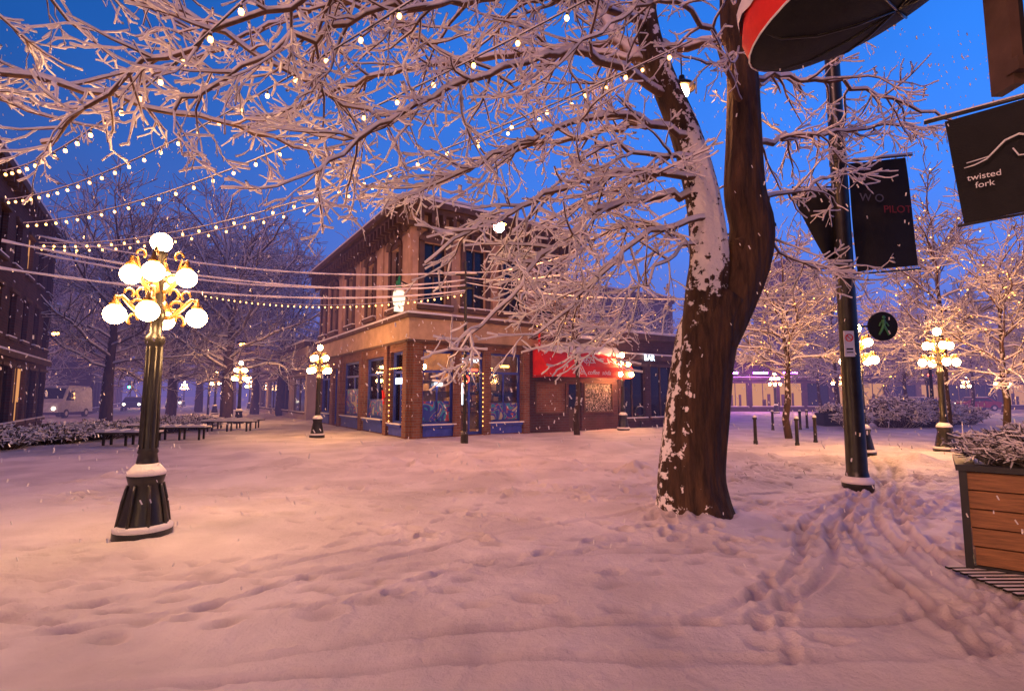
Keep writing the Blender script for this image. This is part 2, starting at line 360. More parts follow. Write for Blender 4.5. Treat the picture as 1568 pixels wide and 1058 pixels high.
# ------------------------------------------------------------ trees
def resample(pts, step=.25):
    P = [Vector(p) for p in pts]; q = []
    for i in range(len(P) - 1):
        p0 = P[max(i - 1, 0)]; p1 = P[i]; p2 = P[i + 1]; p3 = P[min(i + 2, len(P) - 1)]
        n = max(1, int((p2 - p1).length / step))
        for k in range(n):
            t = k / n
            q.append(.5 * ((2 * p1) + (p2 - p0) * t + (2 * p0 - 5 * p1 + 4 * p2 - p3) * t * t + (3 * p1 - p0 - 3 * p2 + p3) * t**3))
    q.append(P[-1]); return q
def children(out, pts, rad, length, level, maxl, R, cfg):
    if level >= maxl: return
    n = int(length * cfg['dens'][level] + R.random())
    for _ in range(n):
        t = R.uniform(cfg.get('t0', .12), 1)
        i = min(int(t * (len(pts) - 1)), len(pts) - 2)
        p = pts[i].lerp(pts[i + 1], R.random()); d = (pts[i + 1] - pts[i]).normalized()
        ref = Vector((R.gauss(0, 1), R.gauss(0, 1), R.gauss(0, .6) + cfg['up'])); ref -= d * ref.dot(d); ref.normalize()
        an = R.uniform(.45, 1.05); nd = d * cos(an) + ref * sin(an)
        ln = cfg['len'][level] * R.uniform(.35, 1.15) * (1.15 - .55 * t)
        grow(out, p, nd, ln, min(rad[i] * .6, cfg['rad'][level]), level + 1, maxl, R, cfg)
def grow(out, p, d, ln, r, level, maxl, R, cfg):
    seg = cfg['seg'][min(level, len(cfg['seg']) - 1)]; n = max(2, int(ln / seg)); st = ln / n
    pts = [p.copy()]; d = d.copy()
    for i in range(n):
        d += Vector((R.gauss(0, 1), R.gauss(0, 1), R.gauss(0, 1))) * cfg['wig'] + Vector((0, 0, cfg['trop'] * (1 if i > n * .4 else -.6)))
        d.normalize(); pts.append(pts[-1] + d * st)
    rad = [max(cfg['rmin'], r * (1 - .7 * i / n)) for i in range(n + 1)]
    out.append((pts, rad, level)); children(out, pts, rad, ln, level, maxl, R, cfg)
def emit(b, brs, mi, smi, sides=(8, 6, 4, 4, 3), snow=True, sthick=.007):
    R = random.Random(3)
    for pts, rad, lv in brs:
        n = sides[min(lv, len(sides) - 1)]
        b.tube(pts, rad, n, mi, cap=False)
        if snow:
            sp = []; sr = []
            for i, p in enumerate(pts):
                t = (pts[min(i + 1, len(pts) - 1)] - pts[max(i - 1, 0)]).normalized(); hz = math.sqrt(max(0, 1 - t.z * t.z))
                k = R.uniform(.7, 1.35)
                sp.append(p + Vector((0, 0, rad[i] * .65 + .004 * k))); sr.append((.66 * rad[i] + sthick * k) * hz**1.1 + .0005)
            b.tube(sp, sr, (5 if n > 6 else 4) if n > 3 else 3, smi, cap=False)

# main tree
R = random.Random(5); big = empty('maple_tree')
b = MB()
tr = resample([(2.66, 7.8, -.15), (2.64, 7.8, .15), (2.62, 7.8, .6), (2.72, 7.8, 1.4), (2.85, 7.8, 2.2), (3.0, 7.8, 2.8), (3.22, 7.8, 3.15)], .1)
rr = []
for i, p in enumerate(tr):
    z = p.z; r = .44 + .17 * math.exp(-max(z + .1, 0) * 3.2)
    if z > 2.6: r -= (z - 2.6) * .12
    rr.append(r)
b.tube(tr, rr, 64, 0, lump=.075)
b.tube(resample([(3.0, 7.8, 2.5), (3.28, 7.8, 3.05), (3.56, 7.8, 3.7), (3.66, 7.8, 4.25), (3.58, 7.8, 4.8), (3.64, 7.85, 5.8), (3.68, 7.9, 6.9), (3.66, 8, 7.9), (3.7, 8.1, 9.5), (3.6, 8.2, 11)], .12),
       [(.37 - .012 * i * .35) if i < 40 else max(.12, .25 - .004 * (i - 40)) for i in range(200)], 56, 2, lump=.07)
b.tube(resample([(2.72, 7.8, 1.6), (2.80, 7.74, 2.1), (2.84, 7.7, 2.7), (2.9, 7.7, 3.3), (2.96, 7.7, 3.8), (2.90, 7.7, 4.7), (2.70, 7.75, 5.7), (2.36, 7.8, 6.7), (2.15, 7.8, 7.6), (2.1, 7.8, 9)], .12),
       [.34 - .0036 * i for i in range(90)], 48, 1, lump=.09)
b.tube(resample([(3.35, 7.62, 3.9), (3.85, 7.7, 4.2), (3.98, 7.75, 4.28)], .08), [.12 - .008 * i for i in range(40)], 14, 2, lump=.05)
b.obj('trunk', [M_bark, M_bark2, M_barkr], True, big)
brs = []
cfg = dict(dens=(3.6, 5.0, 6.0, 0), len=(1.5, .62, .27), rad=(.022, .011, .008), seg=(.2, .16, .11, .09), wig=.17, trop=.07, up=-.05, rmin=.0045)
mains = [
 ([(2.85, 7.7, 4.75), (1.54, 7.2, 4.42), (.57, 6.8, 3.7), (-.03, 6.5, 2.95), (-.62, 6.3, 2.25)], .06),
 ([(2.80, 7.6, 5.0), (1.3, 7.0, 4.7), (.3, 6.5, 4.15), (-.64, 6, 3.5), (-1.0, 5.9, 3.2)], .055),
 ([(2.85, 7.5, 4.3), (1.9, 7.0, 3.9), (1.2, 6.8, 3.3), (.6, 6.6, 2.7), (.2, 6.5, 2.4)], .045),
 ([(2.70, 7.6, 5.6), (1.6, 7.2, 5.7), (.6, 6.8, 5.3), (-.4, 6.3, 4.6), (-1.2, 6.1, 4.1)], .055),
 ([(2.5, 7.8, 6.35), (1.08, 7, 6.5), (-.27, 6, 5.6), (-1.32, 5.5, 4.75), (-1.96, 5.1, 3.95)], .07),
 ([(2.2, 7.8, 7.5), (.8, 6.8, 7.2), (-1.35, 5.5, 6.0), (-2.54, 5, 5.1), (-3.27, 4.8, 4.4)], .065),
 ([(2.15, 7.8, 8.0), (.5, 6, 7.4), (-1.6, 5, 5.9), (-3.0, 4.6, 5.0), (-3.9, 4.6, 4.35), (-4.5, 4.8, 4.1)], .06),
 ([(2.3, 7.8, 6.9), (1.2, 8.2, 7.4), (-.5, 8.4, 7.4), (-2.4, 8.2, 6.9), (-4.2, 8, 6.0)], .075),
 ([(2.1, 7.8, 8.4), (0, 8.5, 9), (-2.5, 8.5, 8.6), (-4.6, 8.2, 7.6), (-6.2, 8, 6.6)], .07),
 ([(3.64, 7.85, 5.6), (4.3, 8.3, 5.9), (5.4, 8.9, 6.3), (6.9, 9.2, 6.6), (8, 9.4, 6.7)], .05),
 ([(3.66, 7.85, 4.9), (4.2, 8.3, 4.9), (5.0, 8.6, 5.2), (5.7, 8.9, 5.6), (6.4, 9, 5.7)], .04),
 ([(3.66, 7.85, 6.6), (4.5, 8.3, 7.0), (5.8, 8.4, 6.9), (7.4, 8.4, 6.3)], .05),
 ([(3.64, 8.0, 4.6), (4.2, 8.3, 4.1), (5.0, 8.4, 3.75), (5.9, 8.5, 3.7)], .03),
 ([(3.6, 8, 7.5), (3.0, 8.4, 7.6), (2.2, 8.8, 8.0), (.6, 9.5, 8.4)], .08),
 ([(3.55, 7.7, 6.2), (3.0, 7.2, 6.9), (2.2, 6.6, 7.0), (1.2, 6, 6.2), (.5, 5.6, 5.4)], .045),
 ([(2.75, 7.6, 5.3), (2.0, 7.0, 5.0), (1.2, 6.6, 4.9), (.5, 6.4, 4.3)], .04),
 ([(2.8, 7.6, 4.0), (2.3, 7.3, 3.7), (1.6, 7.0, 3.0), (1.2, 7, 2.5)], .03),
 ([(2.6, 7.9, 6.0), (1.6, 8.6, 6.2), (.2, 9.2, 6.2), (-1.2, 9.4, 5.8), (-2.2, 9.5, 5.3)], .06),
 ([(2.8, 7.9, 5.2), (2.0, 8.6, 5.3), (.9, 9.2, 5.0), (-.2, 9.5, 4.4)], .05),
 ([(2.45, 7.8, 6.5), (1.7, 8.4, 8.0), (1.2, 9.0, 9.6), (.9, 9.2, 11)], .14),
 ([(2.9, 7.8, 3.9), (2.3, 8.2, 4.4), (1.6, 8.8, 4.5), (.9, 9.3, 4.1), (.4, 9.6, 3.6)], .04),
]
for pts, r in mains:
    P = resample(pts, .2)
    for i in range(1, len(P) - 1): P[i] = P[i] + Vector((R.gauss(0, .025), R.gauss(0, .025), R.gauss(0, .03)))
    rad = [max(.012, r * (1 - .75 * i / len(P))) for i in range(len(P))]
    brs.append((P, rad, 0)); ln = sum((P[i + 1] - P[i]).length for i in range(len(P) - 1))
    children(brs, P, rad, ln, 0, 3, R, cfg)
b = MB(); emit(b, brs, 0, 1, sthick=.0105); b.obj('branches', [M_twig, M_snow], True, big)
# neighbouring tree, trunk beyond the left edge of view, boughs reach in
nb = empty('linden_tree'); brs = []; R = random.Random(8)
b = MB(); b.tube(resample([(-7.2, 3.4, -.1), (-7.2, 3.4, 1.5), (-7.1, 3.4, 3.2), (-7.2, 3.5, 6), (-7.1, 3.6, 9)], .3), [.34 - .008 * i for i in range(60)], 20, 0, lump=.05); b.obj('trunk', [M_bark], True, nb)
for pts, r in [([(-7.1, 3.4, 4.2), (-5.6, 4.8, 4.9), (-4.3, 5.6, 5.0), (-3.0, 6.2, 4.9), (-2.2, 6.6, 4.7)], .05),
               ([(-7.1, 3.4, 4.8), (-5.6, 4.6, 5.9), (-4.2, 5.2, 6.0), (-2.6, 5.6, 5.4), (-1.4, 5.8, 4.8)], .06),
               ([(-7.1, 3.5, 5.8), (-5.2, 5, 6.9), (-3.2, 5.8, 6.9), (-1.4, 6.2, 6.3), (0, 6.4, 5.7)], .06)]:
    P = resample(pts, .2); rad = [max(.01, r * (1 - .75 * i / len(P))) for i in range(len(P))]
    for i in range(1, len(P) - 1): P[i] = P[i] + Vector((R.gauss(0, .03), R.gauss(0, .03), R.gauss(0, .03)))
    brs.append((P, rad, 0)); children(brs, P, rad, len(P) * .2, 0, 3, R, cfg)
b = MB(); emit(b, brs, 0, 1, sthick=.0105); b.obj('branches', [M_twig, M_snow], True, nb)

def tree_mesh(seed, Ht, tr_r, cr, h0, twig, nl, dens, far=False, bulbs=0, droop=.06):
    R = random.Random(seed); b = MB(); brs = []
    P = [Vector((0, 0, -.1))]
    for i in range(8): P.append(Vector((R.gauss(0, .05), R.gauss(0, .05), Ht * .75 * (i + 1) / 8)))
    b.tube(P, [tr_r * (1 - .85 * i / 8) for i in range(9)], 10, 3)
    c = dict(dens=(dens[0], dens[1], 0), len=(cr * .42, cr * .2), rad=(twig * 1.4, twig), seg=(cr * .12, cr * .09, cr * .07), wig=.17, trop=droop, up=.1, rmin=twig * .7)
    for k in range(nl):
        z = Ht * (h0 + (.72 - h0) * (k / nl)); a = k * 2.4 + R.uniform(-.3, .3)
        el = .40 + .75 * k / nl; ln = cr * R.uniform(.8, 1.1) * (1.15 - .35 * k / nl)
        grow(brs, Vector((0, 0, z)), Vector((cos(a) * cos(el), sin(a) * cos(el), sin(el))), ln, tr_r * .32, 0, 2, R, c)
    emit(b, brs, 0, 1, (6, 4, 3), not far, .015)
    pl = [p for pts, _, lv in brs if lv <= 1 for p in pts]
    for i in range(bulbs):
        b.octa(R.choice(pl) + Vector((0, 0, -.03)), .03, 2)
    return b
TM = [M_twig, M_snow, M_bulbf, M_trunk]; TF = [M_twigfar, M_snow, M_bulbf, M_trunk]
MT1 = tree_mesh(1, 8.0, .15, 3.3, .30, .018, 24, (4.8, 4.4), bulbs=130).mesh('tree1', TM, True)
MT5 = tree_mesh(9, 8.0, .13, 3.0, .48, .018, 22, (4.8, 4.4), bulbs=70).mesh('tree5', TM, True)
MT2 = tree_mesh(2, 10, .15, 3.4, .25, .018, 26, (4.4, 4.2), bulbs=130).mesh('tree2', TM, True)
MT3 = tree_mesh(3, 15, .42, 7.0, .20, .032, 36, (2.5, 2.6), far=True).mesh('tree3', TF, True)
MT4 = tree_mesh(4, 14, .36, 6.5, .22, .036, 32, (2.5, 2.4), far=True).mesh('tree4', TF, True)
place('street_tree', MT5, loc=(2.75, 22.3, 0), scale=(1.05, 1.05, .98))
place('street_tree', MT1, loc=(10.9, 20.8, 0), rot=(0, 0, 2))
place('street_tree', MT2, loc=(17.6, 21.3, 0), rot=(0, 0, 1), scale=(1, 1, 1.08))
place('street_tree', MT2, loc=(16.5, 17.5, 0), rot=(0, 0, 3.6), scale=(.8, .8, .8))
for i, (x, y) in enumerate(((27, 36), (36, 41), (33, 33), (7.5, 32), (24, 41))): place('street_tree', MT1, loc=(x, y, 0), rot=(0, 0, i * 1.3))
for i, (x, y) in enumerate(((21, 34), (44, 44), (14.5, 38), (30, 40), (39, 36))): place('street_tree', MT2, loc=(x, y, 0), rot=(0, 0, i * 1.1))
for i, (x, y, s) in enumerate(((-19, 35, 1), (-28, 41, 1), (-45, 70, 1), (-24, 37, .85))): place('park_tree', MT3, loc=(x, y, 0), rot=(0, 0, i * 2), scale=(s, s, s))
for i, (x, y, s) in enumerate(((-23, 47, 1.1), (-23.5, 30.5, .95), (-15, 52, 1.15), (-40, 48, 1), (-33, 62, 1.2), (-35, 38, .9), (-19, 43, 1.0), (-31, 52, 1.1))): place('park_tree', MT4, loc=(x, y, 0), rot=(0, 0, i * 1.7), scale=(s, s, s * 1.05))

# ------------------------------------------------------------ string lights
def string(b, p0, p1, sag, nb, snow=.010, bulbs=True):
    p0 = Vector(p0); p1 = Vector(p1); pts = []
    for i in range(31):
        t = i / 30; p = p0.lerp(p1, t); p.z -= sag * 4 * t * (1 - t); pts.append(p)
    b.tube(pts, .007, 5, 0); b.tube([p + Vector((0, 0, .012)) for p in pts], [snow * (1 + .35 * sin(i * 2.3 + p0.x)) for i in range(31)], 5, 2)
    if bulbs:
        for i in range(nb):
            t = (i + .5) / nb; p = p0.lerp(p1, t); p.z -= sag * 4 * t * (1 - t)
            b.tube([p, p - Vector((0, 0, .06))], .012, 5, 0); b.sphere(p - Vector((0, 0, .08)), .026, 1, 6, 4, (1, 1, 1.2))
b = MB()
string(b, (-9.6, 9.5, 5.9), (-1.6, 3.6, 5.0), .35, 18)
string(b, (-12.0, 12, 6.3), (-.4, 4.3, 5.5), .45, 25)
string(b, (-12.0, 12.5, 5.9), (.8, 4.8, 5.6), .5, 26)
string(b, (-12.5, 13.5, 5.7), (2.2, 6.0, 6.0), .75, 30)
string(b, (-13.5, 14.5, 5.9), (2.3, 7.6, 6.9), .95, 30)
string(b, (-12.0, 20, 5.6), (-1.7, 18.5, 5.35), .45, 42)
string(b, (-13.5, 14.5, 6.2), (-1.7, 18.9, 6.2), .5, 0, .03, False)
string(b, (-13.5, 14.5, 5.7), (-1.7, 18.9, 5.9), .6, 0, .03, False)
string(b, (-11, 11, 5.0), (-1.7, 18.9, 5.7), .5, 0, .03, False)
string(b, (-11, 11, 4.4), (-1.7, 18.9, 5.5), .45, 0, .03, False)
string(b, (-1.7, 18.9, 6.0), (3.4, 8, 4.2), .35, 0, .02, False)
string(b, (-1.7, 18.9, 5.8), (6.4, 9.9, 3.6), .3, 0, .02, False)
string(b, (-1.7, 18.9, 6.2), (3.4, 8, 5.0), .45, 0, .02, False)
b.obj('string_lights', [M_cable, M_bulb, M_snow], True)
b = MB(); b.tube([(-1.7, 18.9, -.1), (-1.7, 18.9, 6.6)], [.07, .05], 10, 0); b.box((-1.7, 18.9, 6.1), (.9, .06, .06), 0); b.box((-1.7, 18.9, 5.6), (.6, .06, .06), 0)
b.lathe([(.14, -.05), (.14, .3), (.09, .4)], (-1.7, 18.9, 0), 10, 0); b.box((-1.7, 18.9, 6.155), (.8, .07, .05), 1)
b.obj('utility_pole', [M_iron, M_snow], False)
def pend(loc, r, s):
    b = MB(); x, y, z = loc
    b.lathe([(.05, .3), (.06, .22), (.2, .12), (.24, .06), (.22, .05)], loc, 14, 0); b.sphere((x, y, z), r, 1, 10, 7); b.tube([(x, y, z + .3), (x, y, z + .8)], .012, 5, 0)
    b.obj('suspended_street_light', [M_iron, emis('amber', (1, .40, .13), s)], True)
pend((-.36, 14, 6.3), .15, 1150); pend((3.05, 8.9, 7.1), .12, 300)

# ------------------------------------------------------------ buildings
def wall(b, axis_, c, a0, a1, z0, z1, ops, mi, depth=.25, out=-1, rmi=None):
    As = sorted(set([a0, a1] + [v for o in ops for v in o[:2]])); Zs = sorted(set([z0, z1] + [v for o in ops for v in o[2:4]]))
    P = (lambda a, d, z: (a, c - out * d, z)) if axis_ == 'x' else (lambda a, d, z: (c - out * d, a, z))
    for i in range(len(As) - 1):
        for j in range(len(Zs) - 1):
            am = (As[i] + As[i + 1]) / 2; zm = (Zs[j] + Zs[j + 1]) / 2
            if any(o[0] < am < o[1] and o[2] < zm < o[3] for o in ops): continue
            b.add([P(As[i], 0, Zs[j]), P(As[i + 1], 0, Zs[j]), P(As[i + 1], 0, Zs[j + 1]), P(As[i], 0, Zs[j + 1])], [(0, 1, 2, 3)], mi)
    for o in ops:
        x0, x1, y0, y1 = o[:4]; m2 = mi if rmi is None else rmi
        for (p, q) in (((x0, y0), (x1, y0)), ((x1, y0), (x1, y1)), ((x1, y1), (x0, y1)), ((x0, y1), (x0, y0))):
            b.add([P(p[0], 0, p[1]), P(q[0], 0, q[1]), P(q[0], depth, q[1]), P(p[0], depth, p[1])], [(0, 1, 2, 3)], m2)
def bx(b, ax_, c, a0, a1, d0, d1, z0, z1, mi):
    if ax_ == 'x': b.b2(a0, a1, c - d1, c - d0, z0, z1, mi)
    else: b.b2(c - d1, c - d0, a0, a1, z0, z1, mi)
hb = empty('corner_shop_building', (-4.0, 20.5, 0), math.atan2(.55, .835))
W, D, HT = 8.0, 15.0, 9.3
b = MB()
mats = [M_stucco, M_brick, M_trim, M_band, M_snow, M_dglass, M_glass, M_blue, M_int, M_lit, M_dark]
rw = [1.0, 2.9, 4.8, 6.8]; lw = [1.75, 4.95, 8.2, 11.4, 13.8]
def upwin(ax_, c, a):
    w = .5
    bx(b, ax_, c, a - w, a + w, -.22, -.18, 5.3, 7.9, 5)
    bx(b, ax_, c, a - .03, a + .03, -.18, -.12, 5.3, 7.9, 2); bx(b, ax_, c, a - w, a - .03, -.18, -.12, 6.55, 6.62, 2); bx(b, ax_, c, a + .03, a + w, -.18, -.12, 6.55, 6.62, 2)
    bx(b, ax_, c, a - w - .22, a - w, .0, .09, 5.3, 7.9, 2); bx(b, ax_, c, a + w, a + w + .22, .0, .09, 5.3, 7.9, 2)
    bx(b, ax_, c, a - w - .3, a + w + .3, .0, .2, 5.12, 5.3, 2); bx(b, ax_, c, a - w - .28, a + w + .28, .02, .18, 5.303, 5.36, 4)
    pts = []
    for i in range(9):
        t = pi * i / 8; pts.append((a - cos(t) * (w + .14), 7.9 + sin(t) * .42))
    pp = [((p[0], c - .1, p[1]) if ax_ == 'x' else (c - .1, p[0], p[1])) for p in pts]
    b.tube(pp, .13, 6, 2)
    k = [(a - cos(pi * i / 8) * w, 7.9 + sin(pi * i / 8) * .3) for i in range(9)]
    vs = [((p[0], c - .05, p[1]) if ax_ == 'x' else (c - .05, p[0], p[1])) for p in k]; b.add(vs, [tuple(range(9))], 2)
wall(b, 'x', 0, 0, W, 4.9, HT, [(a - .5, a + .5, 5.3, 7.9) for a in rw], 0)
wall(b, 'y', 0, 0, D, 4.9, HT, [(a - .5, a + .5, 5.3, 7.9) for a in lw], 0)
for a in rw: upwin('x', 0, a)
for a in lw: upwin('y', 0, a)
for a in (0.12, 3.85, 7.88):
    bx(b, 'x', 0, a - .12, a + .12, 0, .06, 4.9, 8.5, 0)
for a in (0.12, 3.35, 6.6, 9.8, 12.7): bx(b, 'y', 0, a - .12, a + .12, 0, .06, 4.9, 8.5, 0)
b.b2(W - .01, W, 0, D, 4.4, HT, 0); b.b2(0, W, D - .01, D, 0, HT, 1)
gops = [(.55, 1.95, .5, 3.5), (2.15, 3.35, .05, 3.5), (3.6, 5.3, .5, 3.5)]
lops = [(.7, 2.2, .5, 3.5), (3.0, 5.6, .6, 3.4), (6.4, 9.4, .6, 3.4), (10.2, 11.4, .05, 3.2), (12.0, 14.4, .6, 3.4)]
wall(b, 'x', 0, 0, W, 0, 3.85, gops, 1, .3); wall(b, 'y', 0, 0, D, 0, 3.85, lops, 1, .3)
for ax_, ops in (('x', gops), ('y', lops)):
    for x0, x1, z0, z1 in ops:
        bx(b, ax_, 0, x0, x1, -.26, -.25, z0, z1, 6)
        bx(b, ax_, 0, x0, x0 + .09, -.25, -.16, z0, z1, 7); bx(b, ax_, 0, x1 - .09, x1, -.25, -.16, z0, z1, 7)
        bx(b, ax_, 0, x0 + .09, x1 - .09, -.25, -.17, z1 - .1, z1, 7); bx(b, ax_, 0, x0 + .09, x1 - .09, -.25, -.17, z0, z0 + .12, 7); bx(b, ax_, 0, x0 + .09, x1 - .09, -.25, -.18, 2.6, 2.7, 7)
        mid = (x0 + x1) / 2; bx(b, ax_, 0, mid - .035, mid + .035, -.25, -.19, z0 + .12, 2.6, 7)
        if z0 > .3: bx(b, ax_, 0, x0, x1, .0, .1, z0 - .1, z0 - .002, 7); bx(b, ax_, 0, x0 - .05, x1 + .05, .0, .14, z0, z0 + .05, 4); bx(b, ax_, 0, x0 + .02, x1 - .02, .0, .03, .05, z0 - .12, 7)
for a in (.25, 2.05, 3.47, 5.5): bx(b, 'x', 0, a - .16, a + .16, 0.004, .12, 0, 3.85, 1)
for a in (.3, 2.5, 6.0, 9.8, 14.7): bx(b, 'y', 0, a - .2, a + .2, 0.004, .12, 0, 3.85, 1)
bx(b, 'x', 0, -.12, W, 0, .12, 3.85, 4.75, 3); bx(b, 'y', 0, 0, D, 0, .12, 3.85, 4.75, 3)
bx(b, 'x', 0, -.25, W, 0, .25, 4.75, 4.9, 2); bx(b, 'y', 0, 0, D, 0, .25, 4.75, 4.9, 2); bx(b, 'x', 0, -.2, W, .02, .23, 4.903, 4.99, 4); bx(b, 'y', 0, 0, D, .02, .23, 4.903, 4.99, 4)
bx(b, 'x', 0, -.2, W, .12, .2, 3.78, 3.88, 2); bx(b, 'y', 0, 0, D, .12, .2, 3.78, 3.88, 2)
b.b2(-.25, W + .2, -.25, D, 8.45, 8.62, 2); b.b2(-.55, W + .4, -.55, D + .2, 8.95, 9.15, 2); b.b2(-.75, W + .5, -.75, D + .2, 9.15, 9.38, 2); b.b2(-.72, W + .45, -.72, D + .15, 9.383, 9.50, 4)
b.b2(-.18, W, -.18, D, 8.62, 8.95, 3)
x = .1
while x < W: b.b2(x, x + .14, -.6, -.18, 8.55, 8.95, 2); b.b2(x + .02, x + .12, -.35, -.18, 8.25, 8.55, 2); x += .48
y = .1
while y < D: b.b2(-.6, -.18, y, y + .14, 8.55, 8.95, 2); b.b2(-.35, -.18, y + .02, y + .12, 8.25, 8.55, 2); y += .48
b.b2(.2, 3.2, .2, 2.2, 9.50, 9.9, 2); b.b2(.15, 3.25, .15, 2.25, 9.903, 10.0, 4); b.b2(4, 5, 8, 9, 9.5, 10.9, 1)
b.b2(.35, W - .3, 3.2, 3.3, 0, 3.8, 8); b.b2(.35, W - .3, .35, 3.2, 3.7, 3.78, 8); b.b2(3.3, 3.4, 3.3, D - .4, 0, 3.8, 8); b.b2(.35, 3.3, 3.3, D - .4, 3.7, 3.78, 8)
b.b2(.35, W - .3, .35, D - .4, .0, .04, 8)
Rr = random.Random(2)
for i in range(60):
    x = Rr.uniform(.5, 7); z = Rr.choice([.9, 1.4, 1.9, 2.4]); b.b2(x, x + Rr.uniform(.1, .4), 2.7, 3.1, z, z + Rr.uniform(.15, .4), Rr.choice([2, 3, 7, 10, 1]))
for z in (.85, 1.35, 1.85, 2.35): b.b2(.5, 7.5, 2.65, 3.15, z, z + .04, 2)
for x, y in ((1.2, 1.4), (2.8, 1.7), (4.4, 1.4), (1.3, 4.4), (1.3, 7.8), (1.4, 13)):
    b.sphere((x, y, 2.9), .11, 9 + 2, 8, 5); b.tube([(x, y, 3), (x, y, 3.7)], .01, 4, 10)
b.b2(.8, 1.7, .9, 1.4, 0, 1.05, 10); b.b2(4, 5, .9, 1.3, 0, 1.1, 10)
mats.append(emis('pendant', (1, .5, .16), 170))
b.obj('walls_and_trim', mats, False, hb)
b = MB()
def edge_lights(ax_, x0, x1, z0, z1):
    n = int((x1 - x0) / .2)
    for i in range(n + 1):
        a = x0 + (x1 - x0) * i / n; b.octa((a, -.02, z1) if ax_ == 'x' else (-.02, a, z1), .03, 0)
    n = int((z1 - z0) / .2)
    for i in range(n):
        z = z0 + (z1 - z0) * i / n
        for a in (x0, x1): b.octa((a, -.02, z) if ax_ == 'x' else (-.02, a, z), .03, 0)
edge_lights('y', .7, 2.2, .6, 2.8); edge_lights('x', 2.2, 3.3, .4, 2.6)
b.tube([(2.5 + .12 * cos(t * .7), -.02, 2.35 + .14 * sin(t * .7)) for t in range(10)], .025, 5, 1); b.b2(2.35, 2.45, .1, .12, 1.3, 2.2, 2); b.b2(1.1, 1.5, .1, .12, 2.05, 2.2, 2); b.b2(.1, .12, 1.1, 1.8, 2.15, 2.4, 2); b.b2(2.8, 3.1, .1, .12, 2.7, 2.8, 1)
b.b2(4.2, 4.7, .1, .12, 2.9, 3.0, 0)
b.obj('window_lights', [M_bulbf, M_neonr, M_neonw], False, hb)
text('BISTRO', 'neon_lettering', .24, M_neonw, hb, (2.6, -.16, 3.05), (pi / 2, 0, 0))
def paint(name, cols, sc_, dist_=2.5):
    m, nt, out = newmat(name); tc = N(nt, 'ShaderNodeTexCoord'); no = N(nt, 'ShaderNodeTexNoise', Scale=sc_, Detail=1.5, Distortion=dist_); L(nt, tc.outputs['Object'], no.inputs['Vector'])
    rp = N(nt, 'ShaderNodeValToRGB'); rp.color_ramp.interpolation = 'CONSTANT'; e = rp.color_ramp.elements; e[0].color = c4(cols[0][1]); e[1].position = cols[1][0]; e[1].color = c4(cols[1][1])
    for p, c in cols[2:]: q = e.new(p); q.color = c4(c)
    L(nt, no.outputs[0], rp.inputs[0]); pb = N(nt, 'ShaderNodeBsdfPrincipled', Roughness=.5); L(nt, rp.outputs[0], pb.inputs['Base Color']); L(nt, pb.outputs[0], out.inputs[0]); return m
M_mur1 = paint('blue_mural', ((0, (.02, .05, .35)), (.40, (.03, .30, .45)), (.46, (.5, .08, .10)), (.49, (.03, .06, .42)), (.60, (.5, .45, .3))), 1.6, 1.5)
M_graf = paint('graffiti', ((0, (.02, .02, .02)), (.42, (.75, .5, .06)), (.52, (.02, .02, .02)), (.56, (.7, .65, .5)), (.62, (.05, .04, .05))), 2.2, 2.2)
M_mur2 = paint('mono_mural', ((0, (.03, .03, .03)), (.53, (.5, .45, .42)), (.60, (.02, .02, .02))), 4, 3)
b = MB(); b.b2(.66, 1.84, .19, .24, .64, 1.45, 0); b.b2(3.7, 5.2, .19, .24, .64, 1.35, 0); b.b2(-.03, -.01, 2.75, 2.95, .2, 3.4, 0)
b.b2(.19, .24, 3.1, 5.5, .74, 1.5, 0); b.b2(.19, .24, 6.5, 9.3, .74, 2.0, 0)
b.obj('window_murals', [M_mur1], False, hb)
b = MB(); b.tube([(-.16, 2.45, 1.3), (-.17, 2.6, 1.9), (-.16, 2.35, 1.6), (-.16, 2.65, 1.5)], .04, 5, 0); b.obj('bird_emblem', [M_red], False, hb)
b = MB(); b.tube([(-.1, -.1, 6.0), (-.9, -.7, 6.05)], .03, 6, 0); b.tube([(-.1, -.1, 5.4), (-.55, -.45, 5.55), (-.85, -.66, 6.0)], .02, 6, 0)
b.lathe([(.02, 0), (.2, .05), (.24, .3), (.2, .55), (.05, .6)], (-.75, -.6, 5.05), 16, 1); b.tube([(-.75, -.6, 5.62), (-.80, -.62, 5.95), (-.70, -.58, 6.3)], [.12, .09, .01], 8, 2); b.b2(-.9, -.6, -.7, -.5, 4.85, 5.04, 1)
b.sphere((-.75, -.6, 5.68), .2, 3, 10, 6, (1, 1, .4))
b.obj('hanging_sign', [M_iron, emis('sign_glow', (1, .85, .6), 1.6, False), M_greenp, M_snow], True, hb)

dl = empty('deli_shop', (-4.0, 20.5, 0), math.atan2(.55, .835))
b = MB()
wall(b, 'x', -.02, 5.75, 11.2, 0, 4.2, [(6.1, 7.8, .9, 2.25), (8.0, 8.8, .05, 2.3), (9.0, 10.8, .9, 2.25)], 0, .2)
b.b2(W + .02, 11.2, .3, 8, 3.9, 4.4, 0); b.b2(11.19, 11.21, 0, 8, 0, 4.4, 0); b.b2(5.75, 11.25, -.12, .1, 4.2, 4.42, 1); b.b2(W + .02, 11.25, -.1, 8, 4.423, 4.6, 2)
b.b2(8.0, 8.8, .12, .16, .05, 2.3, 1); b.b2(8.08, 8.72, .09, .12, 1.1, 2.2, 3)
b.obj('walls', [M_brickd, M_trim, M_snow, M_dglass], False, dl)
b = MB(); b.b2(6.1, 7.8, .02, .06, .9, 2.25, 0); b.b2(9.0, 10.8, .02, .06, .9, 2.25, 1)
